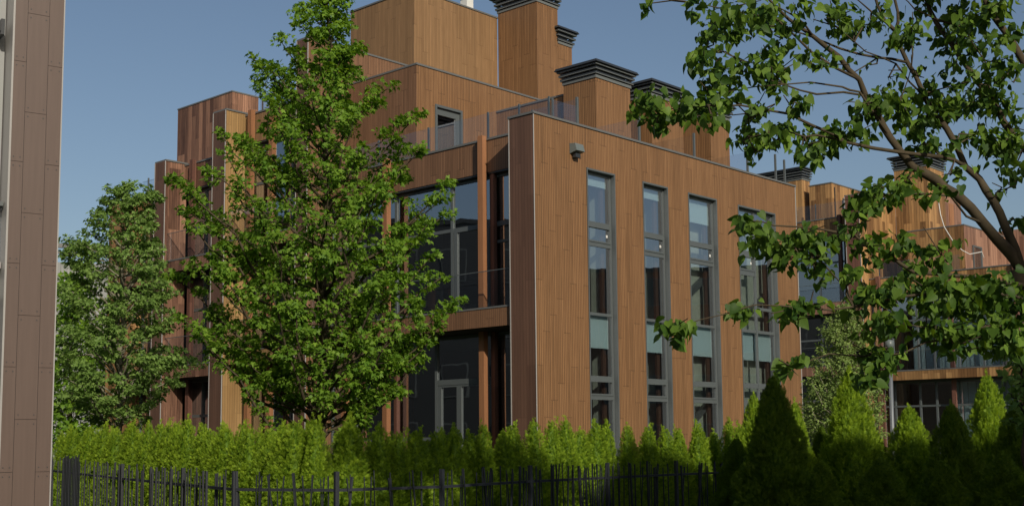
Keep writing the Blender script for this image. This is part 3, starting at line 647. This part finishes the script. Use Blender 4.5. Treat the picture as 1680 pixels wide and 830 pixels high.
# ------------------------------------------------------------------ the near lime tree on the right
def lime_tree():
    rng = np.random.default_rng(11)
    TB = np.array([3.36, 7.45, 0.])
    root = empty('lime_tree', TB, 0, 'near lime tree with heart-shaped leaves, its forked boughs crossing the upper right', 'tree')
    mb = MB(); segs = []
    def br(pts, r0, r1, k=8):
        Q = [at(*p) for p in pts]
        n = len(Q); fine = [Q[0]]
        for i in range(n-1):                                      # gentle crookedness
            m_ = (Q[i]+Q[i+1])/2+rng.normal(size=3)*np.linalg.norm(Q[i+1]-Q[i])*.035
            fine += [m_, Q[i+1]]
        rad = [(r0+(r1-r0)*i/(len(fine)-1))*.70*rng.uniform(.92, 1.09) for i in range(len(fine))]
        mb.tube(fine, rad, k); segs.extend(fine[1:])
        return Q
    J = (1675, 440, 7.5)
    jp = at(*J)
    mb.tube([TB, TB+(jp-TB)*.35+np.array([.10, 0, 0]), TB+(jp-TB)*.7+np.array([.10, 0, 0]), jp], [.125, .105, .088, .075], 12)
    br([J, (1657, 414, 7.5), (1614, 367, 7.45), (1570, 320, 7.4), (1534, 294, 7.4), (1497, 274, 7.35), (1461, 227, 7.3), (1437, 183, 7.3), (1410, 131, 7.25), (1378, 95, 7.2), (1334, 60, 7.1), (1294, 32, 7.1), (1262, 0, 7.0)], .056, .011)
    br([J, (1650, 374, 7.5), (1628, 327, 7.55), (1607, 294, 7.6), (1584, 274, 7.6), (1553, 211, 7.7), (1517, 159, 7.75), (1489, 103, 7.8), (1469, 52, 7.8), (1440, 10, 7.9), (1425, -40, 7.9)], .043, .012)
    br([(1469, 52, 7.8), (1473, 20, 7.8), (1466, -30, 7.8)], .018, .012)
    br([(1740, 330, 7.9), (1680, 242, 7.9), (1648, 203, 7.95), (1628, 167, 8.0), (1604, 135, 8.0), (1573, 91, 8.1), (1549, 56, 8.1), (1525, 16, 8.1), (1510, -40, 8.1)], .038, .020)
    br([(1740, 170, 7.0), (1680, 103, 7.0), (1652, 56, 7.0), (1628, 24, 7.0), (1600, -30, 7.0)], .034, .024)
    br([(1740, 330, 7.9), (1710, 400, 7.6), (1704, 500, 7.5), (1696, 640, 7.46)], .04, .06)
    br([(1740, 170, 7.0), (1735, 320, 7.2), (1704, 500, 7.5)], .034, .05)
    tw_ = [
     ([(1461, 227, 7.3), (1410, 151, 7.2), (1382, 143, 7.1), (1286, 139, 7.0), (1183, 153, 6.9)], .012),
     ([(1437, 160, 7.3), (1340, 155, 7.1), (1286, 139, 7.0), (1230, 120, 6.95), (1180, 112, 6.9)], .010),
     ([(1489, 103, 7.8), (1440, 95, 7.6), (1378, 80, 7.5), (1318, 56, 7.3), (1240, 40, 7.2), (1170, 30, 7.1)], .013),
     ([(1545, 258, 7.4), (1477, 250, 7.2), (1390, 234, 7.0), (1330, 205, 6.9), (1294, 187, 6.85), (1215, 173, 6.75), (1120, 178, 6.65), (1050, 172, 6.6)], .018),
     ([(1584, 274, 7.6), (1545, 258, 7.45), (1520, 240, 7.4)], .02),
     ([(1390, 234, 7.0), (1340, 222, 6.9), (1290, 215, 6.85), (1230, 225, 6.8)], .009),
     ([(1700, 470, 7.5), (1600, 455, 7.1), (1498, 446, 6.9), (1455, 414, 6.8), (1404, 388, 6.7), (1346, 376, 6.65), (1270, 370, 6.6), (1225, 362, 6.55)], .022),
     ([(1404, 388, 6.7), (1330, 415, 6.6), (1280, 405, 6.55), (1240, 385, 6.5)], .008),
     ([(1614, 367, 7.45), (1560, 322, 7.2), (1480, 318, 7.0), (1430, 328, 6.9)], .012),
     ([(1700, 500, 7.5), (1620, 480, 6.9), (1530, 482, 6.7), (1470, 488, 6.6), (1400, 503, 6.5), (1320, 505, 6.45), (1240, 500, 6.4), (1190, 515, 6.4), (1105, 540, 6.35)], .014),
     ([(1700, 520, 7.5), (1640, 535, 6.8), (1560, 555, 6.6), (1480, 580, 6.5), (1420, 610, 6.45)], .016),
     ([(1640, 535, 6.8), (1590, 540, 6.6), (1530, 540, 6.5), (1450, 525, 6.4)], .010),
     ([(1480, 580, 6.5), (1360, 580, 6.5), (1280, 615, 6.5)], .007),
     ([(1410, 131, 7.25), (1330, 85, 7.1), (1270, 28, 7.0), (1200, 18, 6.9), (1140, 5, 6.8)], .012),
     ([(1334, 60, 7.1), (1300, 25, 7.0), (1250, -10, 6.9)], .010),
     ([(1517, 159, 7.75), (1470, 105, 7.6), (1420, 85, 7.5), (1380, 50, 7.4)], .010),
     ([(1573, 91, 8.1), (1560, 40, 8.0), (1575, 0, 7.9)], .010),
     ([(1469, 52, 7.8), (1430, 20, 7.7), (1395, -10, 7.6)], .012),
     ([(1648, 203, 7.95), (1610, 92, 7.7), (1590, 60, 7.6)], .012),
     ([(1560, 40, 8.0), (1500, 15, 7.9), (1480, -5, 7.8)], .010),
     ([(1286, 139, 7.0), (1240, 105, 7.0), (1190, 85, 7.0), (1160, 78, 7.0)], .006),
     ([(1225, 110, 6.95), (1185, 85, 6.95), (1150, 98, 6.9)], .006),
     ([(1494, 120, 7.5), (1495, 60, 7.45), (1497, 20, 7.4)], .007),
     ([(1475, 175, 7.5), (1490, 130, 7.5), (1495, 90, 7.5)], .006)]
    for p, r in tw_: br(p, r, .0035, 6)
    blobs = [(1067,3,8,5,4),(1140,5,12,6,6),(1185,35,38,24,34),(1165,62,12,14,8),(1210,55,18,10,8),(1210,10,45,10,18),(1245,15,25,12,12),(1255,35,25,18,12),(1155,97,22,12,14),(1280,70,20,16,12),(1260,95,28,16,20),(1200,115,30,14,22),(1285,110,12,12,6),(1170,128,18,14,12),(1240,122,20,10,8),(1165,150,14,12,8),(1275,135,12,18,8),(1310,25,25,18,14),(1320,85,12,12,5),(1330,100,8,6,3),
     (1060,170,26,14,24),(1075,200,20,12,12),(1120,178,28,16,26),(1160,168,26,16,22),(1170,192,25,10,12),(1200,165,15,10,8),(1240,178,18,10,7),(1240,192,12,6,3),(1308,175,14,20,12),(1225,220,24,16,18),(1255,222,22,16,14),(1285,212,28,12,16),(1240,246,14,9,5),(1283,232,10,10,3),(1330,222,20,14,10),(1330,248,20,13,11),
     (1365,215,25,12,16),(1360,236,22,10,11),(1400,220,26,13,20),(1430,170,28,15,22),(1475,180,22,16,18),(1520,190,32,22,32),(1555,185,28,20,22),(1500,213,20,12,12),(1545,170,22,12,14),(1610,165,28,13,22),(1640,175,25,22,22),(1600,222,24,12,16),(1640,240,32,22,38),(1665,210,15,18,12),(1655,278,18,11,10),(1510,240,20,11,12),(1545,245,18,9,8),(1560,285,20,9,8),(1490,288,16,9,7),(1450,308,18,11,8),
     (1365,15,15,12,10),(1375,35,20,16,18),(1400,50,18,13,12),(1430,42,17,11,9),(1450,20,14,11,8),(1470,60,13,11,9),(1490,55,20,12,14),(1490,75,10,12,5),(1520,5,22,10,14),(1570,22,26,16,22),(1580,45,18,12,12),(1560,55,18,18,14),(1600,70,22,12,14),(1615,20,28,16,22),(1640,10,24,13,16),(1650,55,24,12,12),(1550,80,13,9,6),(1570,100,15,12,8),(1595,88,11,9,5),(1640,100,26,12,15),(1655,115,18,11,8),(1590,125,20,10,8),(1620,140,24,12,16),(1605,155,24,9,13),(1360,100,11,9,4),(1405,90,8,6,2),(1425,110,5,4,2),(1462,130,7,8,4),(1515,110,6,6,3),(1525,140,8,8,4),(1450,160,24,9,12),(1500,155,18,9,9),(1560,150,17,8,6),
     (1228,362,19,12,13),(1250,380,18,10,12),(1250,400,23,12,15),(1280,408,18,10,12),(1300,425,22,10,13),(1315,385,26,12,20),(1335,408,20,12,13),(1345,435,20,10,11),(1350,457,10,8,4),(1366,395,14,9,7),(1410,325,20,15,16),(1430,340,14,13,9),(1395,372,17,9,9),(1425,400,20,12,11),(1430,425,12,9,5),(1395,450,13,12,8),
     (1440,310,20,11,9),(1455,325,28,11,13),(1480,312,13,9,6),(1530,318,26,11,12),(1445,395,28,10,11),(1480,405,17,12,8),(1540,405,27,6,10),(1545,430,15,10,7),(1500,440,20,10,10),(1640,315,9,7,3),(1655,303,4,3,1),(1665,365,15,11,7),
     (1103,538,24,10,18),(1108,560,9,7,4),(1215,508,20,10,13),(1290,510,24,10,11),(1310,500,20,10,11),(1302,525,12,7,4),(1340,500,14,8,5),(1300,592,14,8,7),(1280,608,9,7,4),
     (1425,480,26,12,20),(1455,485,24,12,16),(1410,505,13,12,6),(1470,470,18,9,9),(1515,465,26,17,24),(1560,470,28,17,28),(1620,470,33,22,46),(1655,490,24,26,40),(1520,500,20,10,14),(1570,500,28,12,22),(1600,500,22,12,18),(1450,522,26,10,18),(1440,542,23,9,12),(1545,540,22,12,18),(1520,545,17,11,8),(1555,552,23,10,12),(1600,545,24,12,18),(1640,540,33,20,40),(1565,578,20,10,9),(1650,570,26,16,26),(1430,578,20,12,14),(1455,585,17,11,9),(1445,605,22,11,13),(1425,622,20,9,10)]
    SG = np.array(segs); LP, LT, LN = [], [], []
    pp = np.array([project(s)[:2] for s in SG])
    tw = MB()
    def add(C, k, rx, rz, ry):
        q = rng.normal(size=(k, 3))*.55; q = np.clip(q, -1.15, 1.15)*np.array([rx, ry, rz]); P = C+q
        o2 = unit_rows(q+1e-6)
        LP.append(P); LT.append(unit_rows(o2*.45+rng.normal(size=(k, 3))*.45+np.array([0, 0, -.75])))
        LN.append(unit_rows(o2*.4+rng.normal(size=(k, 3))*.75+np.array([.0, .0, .65])))
    for (x, y, rx, ry, k) in blobs:
        d = np.hypot(pp[:, 0]-x, pp[:, 1]-y); j = int(np.argmin(d)); Yb = SG[j][1]+rng.normal()*.12
        C = at(x, y, Yb); s_ = Yb/F_PX
        if d[j] > 14:
            for _ in range(2):
                tw.tube([SG[j], (SG[j]+C)/2+rng.normal(size=3)*.03, C+rng.normal(size=3)*.05], [.006, .005, .003], 5, False)
        for _ in range(max(1, k//7)):
            e = C+rng.normal(size=3)*np.array([rx*s_*.6, .12, ry*s_*.6]); tw.tube([C, e], [.004, .0025], 4, False)
        add(C, int(k*3.0), rx*s_*1.05, ry*s_*1.05, .2)
    # the rest of the crown, above and to the right of the picture
    ctr = np.array([3.3, 7.3, 7.0]); cnt = 0
    for i in range(1600):
        q = rng.normal(size=3); q = q/np.linalg.norm(q)*rng.random()**.4*np.array([2.4, 1.6, 2.5]); C = ctr+q
        if C[2] < 2.6: continue
        x, y, wz = project(C)
        if -30 < y < 900 and x < 1715: continue
        if x < 900: continue
        j = int(rng.integers(len(SG))); add(C, 310, .30, .26, .30); cnt += 1
        if cnt > 90: break
    for i in range(14):
        a = i*2.4; e = ctr+np.array([2.1*math.cos(a), 2.0*math.sin(a), rng.uniform(.3, 2.6)])
        s = np.array([3.75, 7.4, rng.uniform(3.3, 5.5)])
        if project(e)[0] < 1690 and project(e)[1] > -20: continue
        mb.tube([s, (s+e)/2+np.array([0, 0, .2]), e], [.05, .03, .01], 6)
    mb.tube([TB+np.array([.02, .02, .9]), np.array([3.55, 7.47, 2.4]), np.array([3.8, 7.4, 4.5]), np.array([3.75, 7.3, 6.5]), np.array([3.7, 7.2, 9.0])], [.085, .085, .07, .05, .015], 8)
    for m_ in (mb, tw): m_.v = [tuple(np.asarray(v)-TB) for v in m_.v]
    n0 = len(mb.v); mb.v += tw.v; mb.f += [tuple(i+n0 for i in f_) for f_ in tw.f]; mb.build('trunk', M['bark'], root, True)
    P = np.concatenate(LP)-TB; sz = .049*rng.uniform(.5, 1.4, len(P)); var = np.clip(rng.beta(1.2, 1.7, len(P)), 0, 1)
    V, T, a = leaf_cloud(P, np.concatenate(LT), np.concatenate(LN), sz, LIMV, LIMT, rng, var)
    mesh_np('crown', V, T, M['lime'], root, a)
lime_tree()

# ------------------------------------------------------------------ thujas: hedge and conifers
SPV, SPT = [], []
def _spray():
    V = []; T = []
    def blade(x0, y0, x1, y1, w_, z):
        w_ *= .95; n = len(V); dx_, dy_ = x1-x0, y1-y0; l = math.hypot(dx_, dy_); nx, ny = -dy_/l*w_, dx_/l*w_
        V.extend([(x0-nx*.5, y0-ny*.5, 0), (x0+(dx_)*.55+nx, y0+dy_*.55+ny, z), (x1, y1, z*1.6), (x0+dx_*.55-nx, y0+dy_*.55-ny, z)]); T.extend([(n, n+3, n+1), (n+3, n+2, n+1)])
    blade(0, 0, 0, 1.0, .055, .0)
    for i, (yy, l) in enumerate(((.15, .42), (.33, .42), (.5, .36), (.66, .28), (.8, .18))):
        for s in (-1, 1): blade(0, yy, s*l*.72, yy+l*.75, .055, .05*(1 if i % 2 else -1))
    return np.array(V, float), np.array(T)
SPV, SPT = _spray()
def thuja_mesh(seed, H, Rb, n, mat, size, power=.62, leaders=1, bottom=.05):
    rng = np.random.default_rng(seed)
    t = 1-(1-bottom)*rng.random(n)**.8; t = bottom+(1-bottom)*(1-rng.random(n)**.62*1.0); t = np.clip(t, .02, .985)
    ph = rng.random(n)*2*math.pi
    lump = 1+.17*np.sin(ph*3+t*9+seed)+.14*np.sin(ph*5-t*17+seed*2)+.07*np.sin(ph*9+t*31+seed)
    r = Rb*np.clip(1-t, 0, 1)**power*(.80+.2*np.minimum(1, t*6))*lump
    rr = r*(1-.30*rng.random(n)**2)
    o = np.stack([np.cos(ph), np.sin(ph), np.zeros(n)], 1)
    P = o*rr[:, None]; P[:, 2] = t*H
    lean = .25+.75*(1-t)
    tip = unit_rows(o*(.65+.5*rng.random((n, 1)))*lean[:, None]+np.array([0, 0, .62])+rng.normal(size=(n, 3))*(.18+.28*(1-t))[:, None])
    tang = np.stack([-np.sin(ph), np.cos(ph), np.zeros(n)], 1)
    nm = unit_rows(tang*rng.normal(size=(n, 1))*.6+o*(.75+.35*rng.random((n, 1)))+rng.normal(size=(n, 3))*.35)
    sz = size*rng.uniform(.65, 1.25, n)*(1-.25*t)
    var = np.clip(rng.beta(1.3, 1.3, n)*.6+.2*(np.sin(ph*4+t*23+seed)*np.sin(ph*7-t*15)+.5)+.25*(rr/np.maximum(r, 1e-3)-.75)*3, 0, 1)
    # wispy leaders
    m_ = 34*leaders; lx = rng.normal(size=(leaders, 2))*Rb*.18*(leaders > 1)
    k = rng.integers(leaders, size=m_); zz = H*(.93+.10*rng.random(m_)); zz[k > 0] -= H*.08
    P2 = np.stack([lx[k, 0]+rng.normal(size=m_)*.015, lx[k, 1]+rng.normal(size=m_)*.015, zz], 1)
    tip2 = unit_rows(rng.normal(size=(m_, 3))*.25+np.array([0, 0, 1.])); nm2 = unit_rows(rng.normal(size=(m_, 3)))
    P = np.concatenate([P, P2]); tip = np.concatenate([tip, tip2]); nm = np.concatenate([nm, nm2]); sz = np.concatenate([sz, size*.75*rng.uniform(.6, 1.2, m_)]); var = np.concatenate([var, rng.random(m_)*.5+.5])
    V, T, a = leaf_cloud(P, tip, nm, sz, SPV, SPT, rng, var)
    # inner foliage body that closes the gaps between the outer sprays
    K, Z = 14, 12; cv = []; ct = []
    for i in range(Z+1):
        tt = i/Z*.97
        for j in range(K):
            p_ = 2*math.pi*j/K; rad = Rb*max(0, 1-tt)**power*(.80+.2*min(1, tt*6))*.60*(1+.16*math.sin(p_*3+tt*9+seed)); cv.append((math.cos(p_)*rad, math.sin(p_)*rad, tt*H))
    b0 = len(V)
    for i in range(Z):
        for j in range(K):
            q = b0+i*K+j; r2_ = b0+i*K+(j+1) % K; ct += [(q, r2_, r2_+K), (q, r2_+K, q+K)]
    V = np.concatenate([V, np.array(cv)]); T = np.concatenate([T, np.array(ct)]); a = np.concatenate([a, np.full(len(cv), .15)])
    return mesh_np('foliage', V, T, mat, None, a, True)
# fence line, also followed by the hedge
FP = [at(78, 800, 25.), at(200, 800, 20.6), at(300, 800, 17.8), at(385, 800, 16.0), at(552, 800, 15.6), at(725, 800, 16.5), at(870, 800, 18.2), at(997, 800, 19.8), at(1110, 800, 21.4), at(1240, 800, 23.2)]
FP = [np.array([p[0], p[1], 0]) for p in FP]
def along(pts, step, off):
    out = []; carry = 0
    for a, b in zip(pts[:-1], pts[1:]):
        d = b-a; l = np.linalg.norm(d); d = d/l; nrm = np.array([-d[1], d[0], 0]); s = carry
        while s < l: out.append((a+d*s+nrm*off)); s += step
        carry = s-l
    return out
rng = np.random.default_rng(3)
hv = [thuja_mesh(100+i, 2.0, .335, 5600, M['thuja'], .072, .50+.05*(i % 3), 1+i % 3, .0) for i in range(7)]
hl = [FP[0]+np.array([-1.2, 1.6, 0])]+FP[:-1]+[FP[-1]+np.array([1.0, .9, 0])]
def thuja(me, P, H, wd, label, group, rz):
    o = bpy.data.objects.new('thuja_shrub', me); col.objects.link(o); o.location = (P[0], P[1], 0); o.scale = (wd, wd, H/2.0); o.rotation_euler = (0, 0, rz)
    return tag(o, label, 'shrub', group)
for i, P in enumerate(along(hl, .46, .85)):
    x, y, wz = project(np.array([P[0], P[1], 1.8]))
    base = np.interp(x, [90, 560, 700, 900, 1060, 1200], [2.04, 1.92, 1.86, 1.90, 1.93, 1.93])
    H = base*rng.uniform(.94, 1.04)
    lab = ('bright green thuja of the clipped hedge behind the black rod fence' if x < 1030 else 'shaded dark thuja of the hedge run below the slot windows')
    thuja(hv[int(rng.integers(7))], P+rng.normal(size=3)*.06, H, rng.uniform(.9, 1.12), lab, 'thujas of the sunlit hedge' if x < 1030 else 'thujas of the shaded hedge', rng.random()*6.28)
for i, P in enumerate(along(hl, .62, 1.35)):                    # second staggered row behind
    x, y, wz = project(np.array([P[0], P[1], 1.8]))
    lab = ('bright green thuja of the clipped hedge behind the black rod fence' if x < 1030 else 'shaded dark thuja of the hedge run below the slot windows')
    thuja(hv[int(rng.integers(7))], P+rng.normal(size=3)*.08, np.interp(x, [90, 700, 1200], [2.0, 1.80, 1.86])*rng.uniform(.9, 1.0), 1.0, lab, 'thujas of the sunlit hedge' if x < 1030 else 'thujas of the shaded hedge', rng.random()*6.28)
cb_ = [thuja_mesh(300+i, 2.4, .8, 12000, M['thuja'], .105, .66+.08*(i % 2), 1+(i % 2), .0) for i in range(3)]
cv_ = [thuja_mesh(200+i, 2.4, .8, 18000, M['thuja_shaded'], .095, .68+.08*(i % 2), 1+(i % 2), .0) for i in range(5)]
CON = [  # apex px, apex py, distance, width, label
 (1236, 640, 22.6, .95, 'sunlit tipped conifer behind the left side of the dark cone, by the fourth slot window'),
 (1268, 606, 19.2, 1.4, 'dark broad pointed conifer standing before the fourth slot window'),
 (1303, 652, 22.6, .95, 'slim bright leader conifer on the right flank of the dark broad cone'),
 (1347, 694, 23.6, 1.0, 'low conifer in front of the feathery pale tree'),
 (1391, 598, 22.3, 1.45, 'tall wispy-tipped conifer in front of the feathery pale tree trunk'),
 (1434, 700, 22.9, 1.05, 'short dark conifer left of the grey lamp post foot'),
 (1490, 660, 22.3, 1.35, 'loose bright-tipped conifer right of the grey lamp post'),
 (1560, 655, 20.6, 1.25, 'rounded dark conifer below the farther balcony'),
 (1618, 606, 22.4, 1.3, 'tall yellow-green conifer with a narrow bright spire at right'),
 (1664, 648, 20.5, 1.15, 'dark conifer at the right picture edge'),
 (1208, 712, 20.2, 1.0, 'low dark conifer at the end of the rod fence'),
 (1345, 752, 18.6, 1.0, 'low front conifer between the dark cone and the wispy-tipped one'),
 (1445, 745, 18.6, 1.15, 'low front conifer between the wispy-tipped and the loose bright one'),
 (1545, 750, 18.6, 1.1, 'low front conifer before the rounded dark one'),
 (1645, 738, 18.6, 1.3, 'broad low front conifer in the bottom right corner')]
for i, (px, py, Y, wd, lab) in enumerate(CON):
    P = at(px, py, Y); o = bpy.data.objects.new('conifer', cb_[i % 3] if i in (0, 2, 4, 6, 8) else cv_[i % 5]); col.objects.link(o)  # sunlit conifers get the bright foliage, shaded ones the darkened copy
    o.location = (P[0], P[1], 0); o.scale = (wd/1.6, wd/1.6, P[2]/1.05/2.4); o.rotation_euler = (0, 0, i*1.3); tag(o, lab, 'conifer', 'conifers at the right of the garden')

# ------------------------------------------------------------------ rod fence
def fence(pts, label, dense, seed, hts):
    rng = np.random.default_rng(seed); B = pts[0]
    root = empty('rod_fence', B, 0, label, 'fence')
    for i, (a, b) in enumerate(zip(pts[:-1], pts[1:])):
        d = b-a; l = np.linalg.norm(d); d = d/l; rz = math.atan2(d[1], d[0]); ha, hb = hts[i], hts[i+1]
        def rod(m, s, z0, z1, w_, t1=0., t2=0., dp=0.):
            p0 = a+d*s-B; p1 = a+d*(s+t1)-B; n_ = np.array([-d[1], d[0], 0]); q = w_/2
            m.prism([p0+d*sx*q+n_*(sy*q+dp)+np.array([0, 0, z0]) for sx, sy in ((-1, -1), (1, -1), (1, 1), (-1, 1))], [p1+d*sx*q+n_*(sy*q+dp)+np.array([0, 0, z1]) for sx, sy in ((-1, -1), (1, -1), (1, 1), (-1, 1))])
        m = MB(); rod(m, 0, 0, ha+.02, .052); m.build('fence_post', M['fence'], root)
        if i == len(pts)-2: m = MB(); rod(m, l, 0, hb+.02, .062); m.build('fence_post', M['fence'], root)
        n_ = np.array([-d[1], d[0], 0])
        for zr, w_ in ((1.05, .036), (.22, .036)):
            rl = MB(); f0, f1 = (a-B)+d*.032, (b-B)-d*.032; za = zr*ha/1.28; zb2 = zr*hb/1.28
            rl.prism([f0-n_*.02+np.array([0, 0, za]), f0+n_*.02+np.array([0, 0, za]), f0+n_*.02+np.array([0, 0, za+w_]), f0-n_*.02+np.array([0, 0, za+w_])], [f1-n_*.02+np.array([0, 0, zb2]), f1+n_*.02+np.array([0, 0, zb2]), f1+n_*.02+np.array([0, 0, zb2+w_]), f1-n_*.02+np.array([0, 0, zb2+w_])])
            rl.build('fence_rail', M['fence'], root)
        rm = MB(); s = .12
        while s < l-.08:
            h = (ha+(hb-ha)*s/l)*rng.uniform(.93, 1.03); w_ = rng.choice([.011, .014, .018, .028], p=[.35, .3, .2, .15])
            tl = rng.normal()*(.03 if dense else .085)
            rod(rm, s, 0, h, w_, tl, 0, rng.choice([-.036, .036]))
            s += rng.choice([.045, .08, .12, .17]) if dense else rng.choice([.04, .07, .11, .17, .26], p=[.34, .28, .2, .12, .06])
        rm.build('fence_rods', M['fence'], root)
    return root
fence(FP[0:4], 'dense black steel rod fence in front of the hedge, left stretch beside the panel building', True, 4, (1.42, 1.33, 1.30, 1.28))
fence(FP[3:], 'sparser black steel rod fence with slanting rods and one rail, right stretch before the hedge', False, 8, (1.28, 1.27, 1.27, 1.28, 1.28, 1.28, 1.28))
pz = FP[0]+(FP[1]-FP[0])*.28
gt = MB(); r5 = np.random.default_rng(2)
dd = (FP[1]-FP[0])/np.linalg.norm(FP[1]-FP[0])
for i in range(11):
    p = dd*(i*.11)+np.array([.0, -.12, 0]); ww_ = r5.choice([.010, .014, .020]); gt.box(p[0]-ww_/2, p[0]+ww_/2, p[1]-.02, p[1]+.02, 0, 1.46*r5.uniform(.97, 1.03))
tag(gt.build('fence_pillar', M['fence'], None, loc=pz), 'bundled pillar of close-set black rods by the panel building', 'fence')

# ------------------------------------------------------------------ lamp post by the farther row
lp = at(1463, 690, 38.); lt = at(1459.5, 575, 38.)
lmp = empty('street_lamp', (lp[0], lp[1], 0), 0, 'slim grey lamp post standing before the farther balcony', 'street lamp')
MB().tube([(0, 0, 0), (0, 0, .6), (lt[0]-lp[0], 0, lt[2])], [.085, .07, .065], 12).build('pole', M['pole'], lmp, True)
MB().tube([(lt[0]-lp[0], 0, lt[2]), (lt[0]-lp[0], 0, lt[2]+.08), (lt[0]-lp[0], 0, lt[2]+.10), (lt[0]-lp[0], 0, lt[2]+.3), (lt[0]-lp[0], 0, lt[2]+.34)], [.07, .07, .13, .13, .03], 12).build('lamp_head', M['lampgrey'], lmp, True)

# ------------------------------------------------------------------ houses across the street behind the viewer and on the right, which shade and mirror in the scene; rear-left one added to dim the sky
def block(loc, rz, L_, D_, Hh, label, mat):
    root = empty('apartment_building', loc, rz, label, 'building')
    MB().box(0, L_, -D_, 0, 0, Hh).build('wall', M[mat], root); MB().box(-.1, L_+.1, -D_-.1, .1, Hh, Hh+.3).build('roof', M['louvre'], root)
    k = int(L_//3)
    for i in range(k):
        for fz in range(int(Hh//3.4)):
            x0 = .9+i*3; z0 = 1+fz*3.4
            f = MB().box(x0, x0+1.5, .002, .06, z0, z0+1.9).build('window', M['metal'], root); MB().box(x0+.08, x0+1.42, .062, .07, z0+.08, z0+1.82).build('pane', M['louvre'], f)
    return root
# facing +y, left end on the shadow line that crosses the fence
block((13.45, -8.0, 0), 0, 27, 12, 17.1, 'brown apartment house across the street behind the viewer', 'clad_plum')
block((-38, 58, 0), R_(-90), 44, 12, 14.6, 'brown apartment house to the left beyond the panel building', 'louvre')
block((58, 22, 0), R_(100), 36, 12, 13.6, 'brown apartment house on the right beyond the picture', 'clad_plum')
block((-34, -24, 0), 0, 42, 12, 16.5, 'added unseen dark block behind and left of the viewer, cutting the sky light', 'clad_dark')  # unseen block added to hold back sky light from behind
